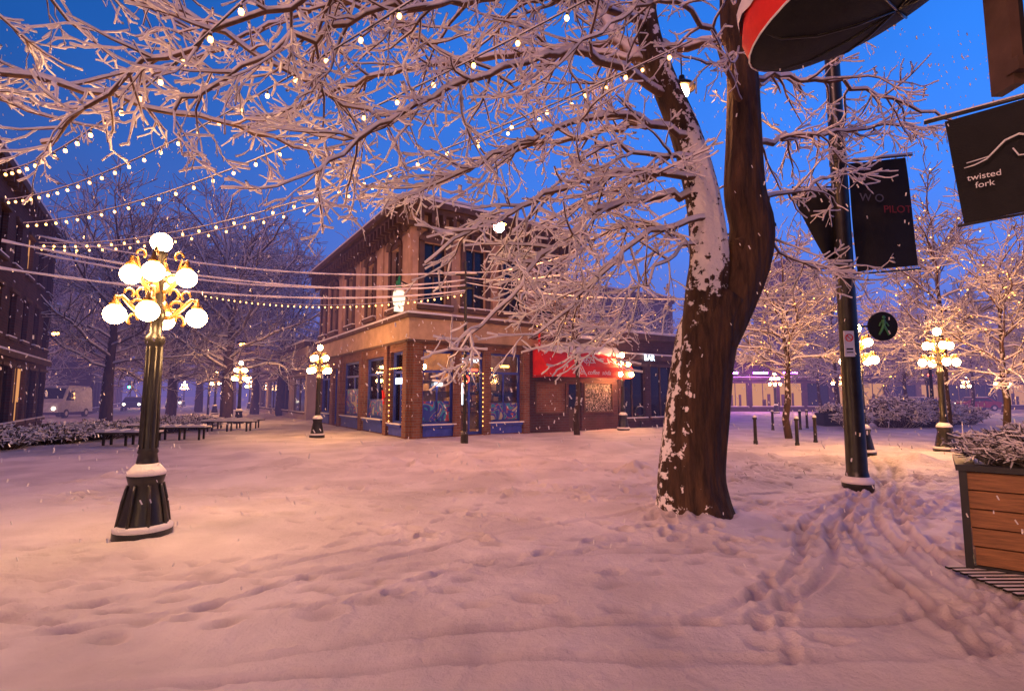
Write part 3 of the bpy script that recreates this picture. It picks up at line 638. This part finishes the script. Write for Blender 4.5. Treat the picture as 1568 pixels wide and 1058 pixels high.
for x0, x1 in ((6.1, 7.8), (9.0, 10.8)):
    b.b2(x0 - .06, x0, -.06, .0, .84, 2.31, 2); b.b2(x1, x1 + .06, -.06, .0, .84, 2.31, 2); b.b2(x0, x1, -.06, .0, 2.25, 2.31, 2); b.b2(x0, x1, -.08, .0, .84, .9, 2)
b.obj('painted_shutters', [M_graf, M_mur2, M_trim], False, dl)
b = MB(); x0, x1 = 5.9, 11.15
for k, (ya, za, yb, zb, mi) in enumerate(((-.03, 3.95, -1.15, 3.0, 0), (-1.15, 3.0, -1.15, 2.5, 0))):
    b.add([(x0, ya, za), (x1, ya, za), (x1, yb, zb), (x0, yb, zb)], [(0, 1, 2, 3)], mi)
for x in (x0, x1): b.add([(x, -.03, 3.95), (x, -1.15, 3.0), (x, -1.15, 2.5), (x, -.03, 2.5)], [(0, 1, 2, 3)], 0)
npts = 24; tt = [.30 + .10 * random.Random(i).uniform(-1, 1) for i in range(npts + 1)]
for i in range(npts):
    xa = x0 + (x1 - x0) * i / npts; xb = x0 + (x1 - x0) * (i + 1) / npts; t = tt[i]; u = tt[i + 1]
    b.add([(xa, -.03, 4.10), (xb, -.03, 4.10), (xb, -.03 - 1.12 * u, 4.06 - .95 * u), (xa, -.03 - 1.12 * t, 4.06 - .95 * t), (xa, -.05 - 1.12 * t, 3.94 - .95 * t), (xb, -.05 - 1.12 * u, 3.94 - .95 * u)], [(0, 1, 2, 3), (3, 2, 5, 4)], 1)
for i in range(9):
    x = x0 + (x1 - x0) * i / 8; b.tube([(x, -.04, 2.55), (x, -1.12, 2.55)], .015, 4, 2)
b.obj('awning', [M_red, M_snow, M_dark], False, dl)
text('DELI  CAFE', 'awning_lettering', .62, M_white, dl, (9.2, -.98, 3.18), (radians(40), 0, 0), 0); text('lunch  coffee  soda', 'valance_lettering', .30, M_white, dl, (8.5, -1.165, 2.64), (pi / 2, 0, 0), .3)
b = MB(); b.lathe([(.0, 0), (.38, .0), (.38, .08), (0, .08)], (0, 0, 0), 24, 0); b.obj('round_sign', [M_red], False, dl, (6.0, -.35, 4.2), (pi / 2, 0, .9))

def block(name, loc, rz, w, d, h, floors, bays, wallm, lit=.2, seed=0, gf=3.6, cornice=True, dbays=0):
    R = random.Random(seed); e = empty(name, loc, rz); b = MB(); fh = (h - gf - .6) / max(1, floors)
    for ax_, ln, nb in (('x', w, bays), ('y', d, dbays)):
        ops = []
        if nb:
            for f in range(floors):
                for k in range(nb):
                    a = ln * (k + .5) / nb; ww = min(.62, ln / nb * .32); z = gf + f * fh + .5; ops.append((a - ww, a + ww, z, z + fh * .62))
            for k in range(nb):
                a = ln * (k + .5) / nb; ww = ln / nb * .4; ops.append((a - ww, a + ww, .5, gf - .7))
        wall(b, ax_, 0, 0, ln, 0, h, ops, 0, .2)
        for o in ops:
            g = 3 if R.random() < lit * (2.2 if o[2] < 1 else 1) else 2
            bx(b, ax_, 0, o[0], o[1], -.19, -.16, o[2], o[3], g); m_ = (o[0] + o[1]) / 2
            bx(b, ax_, 0, m_ - .03, m_ + .03, -.16, -.1, o[2], o[3], 1); bx(b, ax_, 0, o[0] - .1, o[1] + .1, 0, .12, o[2] - .12, o[2], 1); bx(b, ax_, 0, o[0] - .08, o[1] + .08, .01, .11, o[2] + .002, o[2] + .06, 4)
            bx(b, ax_, 0, o[0] - .1, o[1] + .1, 0, .1, o[3], o[3] + .14, 1)
            if g == 3:
                for q in range(3): xx = R.uniform(o[0], o[1] - .3); bx(b, ax_, 0, xx, xx + R.uniform(.15, .4), -.155, -.13, o[2], o[2] + (o[3] - o[2]) * R.uniform(.2, .6), 1)
        if nb: bx(b, ax_, 0, 0, ln, 0, .2, gf - .35, gf - .1, 1); bx(b, ax_, 0, 0, ln, .01, .19, gf - .097, gf - .02, 4)
    b.b2(w - .02, w, 0.02, d, 0, h, 0); b.b2(0, w, d - .02, d, 0, h, 0)
    b.b2(-.35, w + .2, -.35, d, h, h + .3, 1); b.b2(-.33, w + .18, -.33, d, h + .303, h + .45, 4)
    if cornice:
        x = .1
        while x < w: b.b2(x, x + .15, -.3, -.01, h - .35, h, 1); x += .6
    b.obj('walls', [wallm, M_trim, M_dglass, M_lit, M_snow], False, e); return e
ANG = math.atan2(.55, .835)
block('low_brick_shop', (-4 + .835 * 11.3, 20.5 + .55 * 11.3, 0), ANG, 6.5, 8, 4.6, 0, 3, M_brickd, 0, 3, 3.9, False)
text('BAR', 'sign_lettering', .45, M_neonw, bpy.data.objects['low_brick_shop'], (2.0, -.3, 3.5), (pi / 2, 0, 0))
block('low_beige_building', (-4 - .55 * 18, 20.5 + .835 * 18, 0), ANG, 8, 28, 5.0, 0, 0, M_beige, 0, 4, 3.6, False, 5)
block('stone_office_building', (1, 46, 0), ANG, 20, 14, 12, 2, 9, M_wallfar, 0, 5)
block('shop_row', (13, 54, 0), .02, 26, 10, 5.4, 0, 9, M_brickd, .2, 6)
block('brick_warehouse', (40, 64, 0), -.1, 30, 10, 7, 1, 10, M_wallfar, .2, 7)
block('office_tower', (46, 86, 0), .3, 7, 8, 24, 6, 4, M_wallfar, 0, 8)
for nm, t0, t1, h, fl, nb, mm, sd in (('victorian_building', -6, 13.5, 10.2, 2, 8, M_brickd, 21), ('brick_hotel', 34, 50, 8, 2, 6, M_brickd, 22), ('old_warehouse', 52, 75, 9, 2, 8, M_wallfar, 23)):
    ox, oy = -18.3 - .55 * t0, 17.6 + .835 * t0
    block(nm, (ox, oy, 0), math.atan2(.835, -.55), t1 - t0, 9, h, fl, nb, mm, .1, sd)

# ------------------------------------------------------------ pole with banners & signs
pl = empty('banner_pole', (6.42, 9.9, 0))
b = MB(); b.lathe([(.26, -.1), (.26, .12), (.2, .18), (.175, .3), (.16, 3.0), (.13, 8.5), (.11, 9.5)], n=20, mi=0); b.lathe([(.27, .08), (.27, .13), (.2, .2)], n=20, mi=1)
for z in (4.0, 6.25): b.tube([(0, 0, z), (1.35, -.15, z + .08)], .018, 6, 0); b.lathe([(.155, -.05), (.155, .05)], (0, 0, z), 14, 0)
b.tube([(0, 0, 5.75), (-.8, .25, 5.85)], .018, 6, 0); b.tube([(0, 0, 4.0), (-.2, .05, 3.95)], .015, 6, 0)
b.tube([(0, 0, 6.28), (1.35, -.15, 6.37)], .02, 5, 1)
b.obj('pole', [M_iron, M_snow], True, pl)
def cloth(b, tl, tr, bl, br, mi=0, amp=.05, n=10, m=14, ph=0):
    tl, tr, bl, br = map(Vector, (tl, tr, bl, br)); vs = []; nrm = (tr - tl).cross(bl - tl).normalized()
    for j in range(m + 1):
        for i in range(n + 1):
            u = i / n; v = j / m; p = tl.lerp(tr, u).lerp(bl.lerp(br, u), v); p += nrm * (amp * sin(u * 5 + v * 3 + ph) * (.3 + v * .7)); vs.append(tuple(p))
    b.add(vs, [(j * (n + 1) + i, j * (n + 1) + i + 1, (j + 1) * (n + 1) + i + 1, (j + 1) * (n + 1) + i) for j in range(m) for i in range(n)], mi)
b = MB(); cloth(b, (.18, -.02, 6.22), (1.22, -.13, 6.28), (.22, -.04, 4.05), (1.30, -.2, 4.15))
cloth(b, (-.85, .25, 5.8), (-.1, .02, 5.72), (-.22, .05, 4.05), (-.1, 0, 3.9), amp=.08, ph=1)
b.obj('banners', [M_black], True, pl)
M_dimred = basic('dim_red_ink', (.18, .015, .015)); M_grey = basic('grey_ink', (.10, .10, .12))
text('PILOT', 'banner_lettering', .2, M_dimred, pl, (.92, -.24, 5.15), (pi / 2, .0, 0)); text('W O', 'banner_lettering_upper', .22, M_grey, pl, (.5, -.16, 5.4), (pi / 2, .05, 0))
b = MB(); b.box((-.13, -.2, 2.65), (.19, .015, .48), 0)
b.obj('parking_sign', [M_white, M_red], False, pl)
b = MB(); b.tube([(-.13 + .065 * cos(t * .5236), -.212, 2.76 + .065 * sin(t * .5236)) for t in range(13)], .009, 5, 0); b.tube([(-.175, -.212, 2.805), (-.085, -.212, 2.715)], .008, 5, 0); b.box((-.13, -.21, 2.55), (.12, .008, .03), 1); b.box((-.13, -.21, 2.49), (.12, .008, .02), 1)
b.obj('no_parking_symbol', [M_red, M_dark], False, pl)
ps = empty('pedestrian_sign', (6.95, 9.7, 2.98))
b = MB(); n = 32; vs = [(.27 * cos(2 * pi * k / n), 0, .27 * sin(2 * pi * k / n)) for k in range(n)] + [(.27 * cos(2 * pi * k / n), .05, .27 * sin(2 * pi * k / n)) for k in range(n)]
b.add(vs, [tuple(range(n)), tuple(range(2 * n - 1, n - 1, -1))] + [(k, (k + 1) % n, n + (k + 1) % n, n + k) for k in range(n)], 0); b.tube([(-.27, .03, 0), (-.5, .1, 0)], .02, 6, 0); b.tube([(-.2, .03, .22), (0, .03, .285), (.2, .03, .22)], .02, 6, 1)
b.obj('disc', [M_black, M_snow], False, ps)
b = MB(); b.sphere((.01, -.012, .165), .035, 0, 10, 6, (1, .3, 1))
for pts, r in (([(.0, -.012, .12), (-.005, -.012, 0)], [.036, .028]), ([(0, -.012, .01), (.05, -.012, -.08), (.085, -.012, -.17)], [.024, .02, .014]), ([(-.01, -.012, .01), (-.045, -.012, -.08), (-.095, -.012, -.16)], [.024, .02, .014]), ([(0, -.012, .11), (.06, -.012, .05), (.09, -.012, .0)], .013), ([(0, -.012, .11), (-.06, -.012, .06), (-.085, -.012, .0)], .013)): b.tube(pts, r, 6, 0)
b.obj('walking_figure', [basic('sign_green', (.06, .26, .09), .5)], False, ps)

tb = empty('restaurant_banner')
b = MB(); cloth(b, (3.9, 4.5, 4.15), (4.62, 3.95, 4.2), (4.0, 4.5, 3.2), (4.66, 3.95, 3.25), amp=.02); b.obj('cloth', [M_black], True, tb)
b = MB(); b.tube([(3.78, 4.58, 4.18), (4.9, 3.74, 4.22)], .018, 8, 0); b.tube([(3.96, 4.52, 3.19), (4.9, 3.76, 3.25)], .012, 8, 0); b.tube([(3.78, 4.58, 4.20), (4.9, 3.74, 4.24)], .010, 6, 1)
b.obj('rods', [M_iron, M_snow], True, tb)
ra = math.atan2(-.55, .72); nrm = Vector((sin(ra), -cos(ra), 0)) * .035
def bp3(u, v): return Vector((3.93 + .05 * v + cos(ra) * u, 4.48 + sin(ra) * u, 4.12 - v)) + nrm
text('twisted\nfork', 'banner_lettering', .075, M_white, tb, bp3(.17, .56), (pi / 2, 0, ra), 0, .001)
b = MB(); b.tube([bp3(u, v) for u, v in ((.05, .44), (.12, .43), (.20, .40), (.26, .34), (.33, .27), (.42, .24), (.5, .28), (.53, .36), (.48, .43), (.40, .42), (.37, .35))], [.004, .006, .007, .008, .009, .009, .009, .009, .008, .007, .006], 6, 0)
b.tube([bp3(u, v) for u, v in ((.07, .40), (.15, .39), (.22, .38))], .005, 5, 0); b.obj('fork_emblem', [M_white], True, tb)
rb = empty('restaurant_building', (5.2, 2.2, 0), radians(88))
b = MB(); wall(b, 'x', 0, -6, 2.0, 0, 8.5, [(-5.2, -3.2, .6, 3.0), (-2.6, -.9, .05, 3.0), (-.5, 1.4, .6, 3.0)], 0, .2, 1)
b.b2(-5.2, 1.4, -.25, -.22, .05, 3.0, 1); b.b2(-6, 2, 0.004, .3, 3.4, 3.7, 2); b.b2(-6, 2.0, -4, -.3, 8.3, 8.5, 0); b.b2(1.98, 2.0, -4, 0, 0, 8.5, 0)
b.obj('walls', [M_brickd, M_dglass, M_trim], False, rb)
b = MB(); b.box((4.42, 4.42, 6.35), (.10, .22, 3.9), 0); b.box((4.52, 4.42, 6.35), (.05, .16, 3.7), 1); b.box((4.85, 4.3, 4.55), (1.0, .12, .12), 0); b.obj('timber_bracket', [M_trim, M_dark], False, None)

cp = empty('dome_awning', (3.56, 4.75, 5.70)); cp.rotation_euler = (radians(-8), radians(-27), radians(8))
b = MB(); n = 40
def dome(prof, mi, j=0):
    o = len(b.v)
    for r, z in prof:
        for k in range(n): b.v.append((r * 1.42 * cos(2 * pi * k / n), r * .95 * sin(2 * pi * k / n), z + j * sin(k * 2.1) * .5 + j * sin(k * 5.3) * .5))
    for i in range(len(prof) - 1):
        for k in range(n): b.f.append((o + i * n + k, o + i * n + (k + 1) % n, o + (i + 1) * n + (k + 1) % n, o + (i + 1) * n + k)); b.m.append(mi)
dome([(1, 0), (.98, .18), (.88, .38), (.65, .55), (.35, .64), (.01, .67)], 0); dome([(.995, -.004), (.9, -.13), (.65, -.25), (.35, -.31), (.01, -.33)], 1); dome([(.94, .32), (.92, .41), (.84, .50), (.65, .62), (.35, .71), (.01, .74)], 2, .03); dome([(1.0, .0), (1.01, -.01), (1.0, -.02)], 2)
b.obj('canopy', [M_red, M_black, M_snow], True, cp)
b = MB(); b.tube([(.5, 0, .3), (1.9, 0, .2)], .03, 6, 0)
for k in range(8):
    a = k * pi / 4; b.tube([(1.40 * q * cos(a), .93 * q * sin(a), z - .012) for q, z in ((.99, 0), (.9, -.13), (.65, -.25), (.35, -.31), (.02, -.33))], .012, 5, 0)
b.obj('frame', [M_iron], True, cp)

# ------------------------------------------------------------ planter, grate, benches, bollards, bushes
def bush(b, c, r, n, seed, mi=0, smi=1, tw=.012):
    R = random.Random(seed)
    for i in range(n):
        a = R.uniform(0, 2 * pi); q = math.sqrt(R.random()); p = Vector((c[0] + r[0] * q * cos(a) * .6, c[1] + r[1] * q * sin(a) * .6, c[2]))
        e = Vector((c[0] + r[0] * q * cos(a) * 1.1 + R.gauss(0, .05) * r[0], c[1] + r[1] * q * sin(a) * 1.1, c[2] + r[2] * R.uniform(.5, 1.05) * (1 - .45 * q * q)))
        mid = p.lerp(e, .5) + Vector((R.gauss(0, .05), R.gauss(0, .05), .04)); b.tube([p, mid, e], [tw, tw * .8, tw * .6], 3, mi, cap=False)
        for k in range(5):
            s0 = mid.lerp(e, R.random()); d = Vector((R.gauss(0, 1), R.gauss(0, 1), R.gauss(0, .4))).normalized() * R.uniform(.06, .16) * (r[2] / .5)
            b.tube([s0, s0 + d], [tw, tw * .6], 3, mi if R.random() < .5 else smi, cap=False)
        if R.random() < .6: b.octa(e, tw * R.uniform(1.2, 2.6), smi)
wp = empty('wooden_planter', (4.36, 5.15, 0), radians(-39))
b = MB()
for k in range(5):
    z = .1 + k * .175; o = (1 - k / 4) * .05; b.b2(.0 + o, 1.5, -.0 + o * .3, .05 + o, z, z + .162, 0); b.b2(0 + o, .05 + o, .052 + o, 1.1, z, z + .162, 0)
b.b2(.06, 1.5, .07, 1.1, .05, .95, 1); b.b2(-.05, 1.55, -.05, .1, .975, 1.03, 1); b.b2(-.05, .1, .1, 1.15, .975, 1.03, 1); b.box((.0, .0, .5), (.06, .06, .95), 1); b.b2(.1, 1.5, .1, 1.1, .9, .99, 2)
b.b2(.02, 1.5, .02, 1.1, 0, .09, 1)
b.obj('slatted_box', [M_wood, M_dark, M_snow], False, wp)
b = MB(); bush(b, (.72, .5, .95), (.75, .5, .50), 900, 5, tw=.007); b.obj('shrub', [M_bush, M_snow], False, wp)
b = MB()
for k in range(9): b.box((4.72, 4.52 + k * .085, .055), (1.1, .045, .02), 0, .02)
for x in (4.3, 4.72, 5.2): b.box((x, 4.86, .04), (.05, .75, .02), 0)
b.obj('tree_grate', [M_iron], False)
def bench(x, y, rz, ln=1.9):
    b = MB()
    for k in range(4): b.b2(-ln / 2, ln / 2, -.26 + k * .135, -.145 + k * .135, .42, .46, 0)
    for sx in (-ln * .38, 0, ln * .38):
        b.b2(sx - .03, sx + .03, -.22, .25, .36, .418, 1); b.b2(sx - .03, sx + .03, -.2, -.14, -.05, .36, 1); b.b2(sx - .03, sx + .03, .16, .22, -.05, .36, 1)
    n = 12
    for i in range(n):
        xa = -ln / 2 + ln * i / n; b.b2(xa, xa + ln / n, -.25, .26, .463, .54 + .03 * sin(i * 2.1), 2)
    b.obj('park_bench', [M_dark, M_iron, M_snow], False, None, (x, y, 0), (0, 0, rz))
bench(-12.8, 17.7, .03); bench(-12.8, 20.5, .08); bench(-13.4, 25, .0, 2.4); bench(-13.9, 26.8, .1, 2.4); bench(-15.5, 21.5, .5)
def bollard(x, y, h=.92):
    b = MB(); b.lathe([(.075, -.05), (.075, .06), (.06, .1), (.055, h - .1), (.075, h - .08), (.075, h - .03), (.04, h)], n=12, mi=0); b.lathe([(.07, h - .03), (.06, h + .03), (.02, h + .06)], n=10, mi=1); b.obj('bollard', [M_iron, M_snow], True, None, (x, y, 0))
for x, y in ((8.7, 18.9), (9.7, 18.0), (10.9, 19), (14.2, 26), (15.1, 27), (12.6, 25.5), (7.6, 24)): bollard(x, y)
def hedge(name, c, r, n, sd, tw=.02):
    b = MB(); bush(b, c, r, n, sd, 0, 1, tw); b.obj(name, [M_bush, M_snow], False)
hedge('snowy_shrub', (20.4, 28, 0), (1.6, 1.0, 1.7), 420, 1, .03); hedge('snowy_shrub', (22.8, 28.5, 0), (1.5, 1.0, 1.5), 380, 2, .03); hedge('snowy_shrub', (17.5, 27, 0), (.8, .7, 1.1), 200, 3, .025); hedge('snowy_shrub', (26, 31, 0), (1.8, 1, 1.3), 300, 7, .03)
for i in range(6): hedge('boxwood_hedge', (-16.4 + .1 * i, 16.8 + i * 1.9, 0), (1.1, 1.3, .75), 330, 10 + i, .022)
b = MB(); b.box((17.9, 29.5, .35), (1.3, .8, .7), 0, 0, 1.1); bush(b, (17.9, 29.5, .65), (.75, .5, .6), 160, 9, 2, 1, .025); b.obj('street_planter', [M_dark, M_snow, M_bush], False)
b = MB(); b.tube([(6.7, 27.5, -.05), (6.7, 27.5, .6)], .035, 8, 0); b.tube([(6.7 + .24 * cos(t * .524), 27.5, .84 + .24 * sin(t * .524)) for t in range(13)], .035, 6, 0); b.tube([(6.55, 27.5, 1.07), (6.7, 27.5, 1.12), (6.85, 27.5, 1.07)], .03, 5, 1); b.obj('bicycle_rack', [M_iron, M_snow], True)

# ------------------------------------------------------------ vehicles
def car(name, loc, rz, paint_, van=False):
    e = empty(name, loc, rz); b = MB()
    if van: prof = [(-2.4, .4), (-2.4, 2.1), (-2.2, 2.3), (1.0, 2.3), (1.75, 1.35), (2.4, 1.15), (2.5, .45)]
    else: prof = [(-2.1, .35), (-2.15, .95), (-1.6, 1.02), (-1.0, 1.42), (.4, 1.42), (1.05, 1.0), (2.0, .88), (2.15, .38)]
    w = .92; n = len(prof); zmx = max(p[1] for p in prof)
    def yy(z): return w - (.14 * max(0, (z - 1.0)) / (zmx - 1.0))
    vs = [(x, -yy(z), z) for x, z in prof] + [(x, yy(z), z) for x, z in prof]
    b.add(vs, [tuple(range(n)), tuple(range(2 * n - 1, n - 1, -1))] + [(k, (k + 1) % n, n + (k + 1) % n, n + k) for k in range(n)], 0)
    for sy in (-1, 1):
        for x in (-1.4, 1.4):
            b.tube([(x, sy * .96, .33), (x, sy * .74, .33)], .33, 16, 1); b.tube([(x, sy * .965, .33), (x, sy * .95, .33)], .18, 10, 4)
        if van: q = [(.2, 1.3), (1.45, 1.3), (.95, 2.0), (.2, 2.0)]
        else: q = [(-1.35, 1.02), (.85, 1.02), (.35, 1.36), (-.95, 1.36)]
        b.add([(x, sy * (yy(z) + .006), z) for x, z in q], [(0, 1, 2, 3)], 2)
    fx = ((1.06, 2.2), (1.68, 1.42)) if van else ((.45, 1.38), (1.0, 1.04))
    b.add([(fx[0][0] + .03, -.7, fx[0][1]), (fx[0][0] + .03, .7, fx[0][1]), (fx[1][0] + .03, .8, fx[1][1]), (fx[1][0] + .03, -.8, fx[1][1])], [(0, 1, 2, 3)], 2)
    xf = 2.47 if van else 2.12
    for sy in (-.65, .65): b.sphere((xf, sy, .72), .12, 3, 8, 6, (.4, 1, 1)); b.box((-2.42 if van else -2.14, sy, .85), (.04, .25, .12), 5)
    b.b2(-2.1 if van else -.95, .95 if van else .35, -.75, .75, zmx + .003, zmx + .1, 4)
    b.obj('body', [paint_, M_dark, M_dglass, emis('headlight', (1, .85, .6), 14, False), M_snow, emis('tail', (1, .03, .02), 4, False)], False, e)
pr = basic('red_paint', (.35, .02, .02), .3); pw = basic('white_van_paint', (.6, .58, .56), .35); pd = basic('dark_car', (.05, .05, .07), .3)
car('delivery_van', (-34.2, 40, 0), radians(-75), pw, True)
car('parked_car', (50, 57, 0), radians(170), pr); car('parked_car', (-41, 57, 0), radians(-60), pd); car('parked_car', (-45, 70, 0), radians(-58), pw); car('parked_car', (43, 55, 0), radians(10), pd)
def signal(x, y, z, green):
    b = MB(); b.tube([(x, y, 0), (x, y, z + .5)], .07, 8, 0); b.box((x, y - .15, z), (.36, .25, 1.0), 0)
    for k in range(3): b.sphere((x, y - .29, z + .32 - k * .32), .14, (1 if (k == 0 and not green) else 2 if (k == 2 and green) else 0), 10, 6, (1, .5, 1)); b.box((x, y - .4, z + .48 - k * .32), (.3, .22, .03), 0)
    b.obj('traffic_light', [M_dark, emis('sig_red', (1, .03, .02), 60), emis('sig_green', (.05, 1, .4), 50)], False)
signal(30.5, 38.5, 2.9, False); signal(38, 40.5, 2.6, True); signal(-48, 66, 3, True)
def cobra(x, y, h, s=90):
    b = MB(); b.tube([(x, y, 0), (x, y, h), (x + .3, y - .1, h + .4), (x + 1.3, y - .3, h + .5)], [.1, .07, .05, .04], 8, 0); b.box((x + 1.5, y - .35, h + .47), (.7, .3, .14), 0); b.sphere((x + 1.5, y - .35, h + .33), .2, 1, 8, 5, (1.2, .7, .5)); b.obj('sodium_street_light', [M_iron, emis('sodium', (1, .33, .05), s)], True)
cobra(-30.2, 33, 5.2); cobra(-26, 45, 5.2); cobra(-51, 62, 5.5); cobra(30, 47, 5.5); cobra(24, 30, 6.2); cobra(-21, 38, 5)
b = MB()
for x in (19, 22, 25, 28): b.box((x, 52.6, 3.9), (1.4, .1, .14), 0); b.box((x, 52.65, 4.03), (1.5, .16, .1), 1)
b.obj('purple_shop_lights', [M_purple, M_dark], False)

# falling snow
R = random.Random(77); b = MB()
for i in range(4200):
    y = R.uniform(4, 24); x = R.uniform(-1.05, 1.05) * y; z = R.uniform(.1, 1.7 + .75 * y); r = R.uniform(.004, .009) * (1 + y * .10)
    b.tube([(x, y, z), (x + r * R.uniform(-1, 2), y, z - r * 3)], r * .6, 3, 0, cap=False)
b.obj('falling_snow', [M_snow], True)
# haze of fine snow filling the street beyond the square (thin volume that dims distance; its own purple glow replaces scattered light)
m, nt, out = newmat('glowing_snow_haze'); va = N(nt, 'ShaderNodeVolumeAbsorption', Density=.0085); va.inputs[0].default_value = (.0, .0, .0, 1)
ve = N(nt, 'ShaderNodeEmission', Strength=.0085); ve.inputs[0].default_value = (.20, .12, .36, 1)
ad = nt.nodes.new('ShaderNodeAddShader'); L(nt, va.outputs[0], ad.inputs[0]); L(nt, ve.outputs[0], ad.inputs[1]); L(nt, ad.outputs[0], out.inputs['Volume'])
b = MB(); b.b2(-130, 130, 20, 140, -.5, 17, 0); b.obj('glowing_snow_haze', [m])

# ------------------------------------------------------------ sky & light
w = bpy.data.worlds.new('World'); sc.world = w; w.use_nodes = True; nt = w.node_tree
for n in list(nt.nodes): nt.nodes.remove(n)
out = nt.nodes.new('ShaderNodeOutputWorld'); bg = N(nt, 'ShaderNodeBackground', Strength=.05)
sk = nt.nodes.new('ShaderNodeTexSky'); sk.sky_type = 'NISHITA'; sk.sun_disc = False; sk.sun_elevation = radians(1.0); sk.sun_rotation = radians(70); sk.ozone_density = 6
tint = N(nt, 'ShaderNodeMixRGB', _blend_type='MULTIPLY', Fac=1.0); tint.inputs[2].default_value = (.25, .55, 1, 1); L(nt, sk.outputs[0], tint.inputs[1]); L(nt, tint.outputs[0], bg.inputs[0])
tc = N(nt, 'ShaderNodeTexCoord'); sx = N(nt, 'ShaderNodeSeparateXYZ'); L(nt, tc.outputs['Generated'], sx.inputs[0])
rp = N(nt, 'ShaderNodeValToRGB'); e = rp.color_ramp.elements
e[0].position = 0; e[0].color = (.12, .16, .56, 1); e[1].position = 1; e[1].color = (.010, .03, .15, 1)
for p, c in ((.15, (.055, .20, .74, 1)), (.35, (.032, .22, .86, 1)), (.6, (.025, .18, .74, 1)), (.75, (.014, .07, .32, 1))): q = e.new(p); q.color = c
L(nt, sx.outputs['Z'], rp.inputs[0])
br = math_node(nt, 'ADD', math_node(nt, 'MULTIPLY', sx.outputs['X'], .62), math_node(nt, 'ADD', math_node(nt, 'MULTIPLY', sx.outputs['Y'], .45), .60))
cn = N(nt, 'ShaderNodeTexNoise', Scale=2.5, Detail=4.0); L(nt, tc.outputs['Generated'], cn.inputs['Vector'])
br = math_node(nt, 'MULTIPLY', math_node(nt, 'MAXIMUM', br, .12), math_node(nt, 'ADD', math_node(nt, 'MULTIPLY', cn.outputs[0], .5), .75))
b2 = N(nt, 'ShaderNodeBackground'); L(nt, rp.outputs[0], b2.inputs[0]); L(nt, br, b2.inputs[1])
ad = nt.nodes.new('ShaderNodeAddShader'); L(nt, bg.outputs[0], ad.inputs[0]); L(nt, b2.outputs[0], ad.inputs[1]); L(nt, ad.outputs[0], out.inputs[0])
# added soft warm fill from behind left, tints the snow pink; no real source
sl = bpy.data.lights.new('warm_fill_sun', 'SUN'); sl.energy = 1.5; sl.angle = radians(18); sl.color = (1, .44, .36)
so = bpy.data.objects.new('warm_fill_sun', sl); sc.collection.objects.link(so)
so.rotation_euler = Vector((.62, .62, -.50)).to_track_quat('-Z', 'Y').to_euler()

cam = bpy.data.cameras.new('camera'); cam.lens = 18.37; cam.sensor_width = 36; cam.clip_end = 2000; cam.clip_start = .05
co = bpy.data.objects.new('camera', cam); sc.collection.objects.link(co); co.location = (0, 0, 1.7); co.rotation_euler = (radians(95.4), 0, 0); sc.camera = co
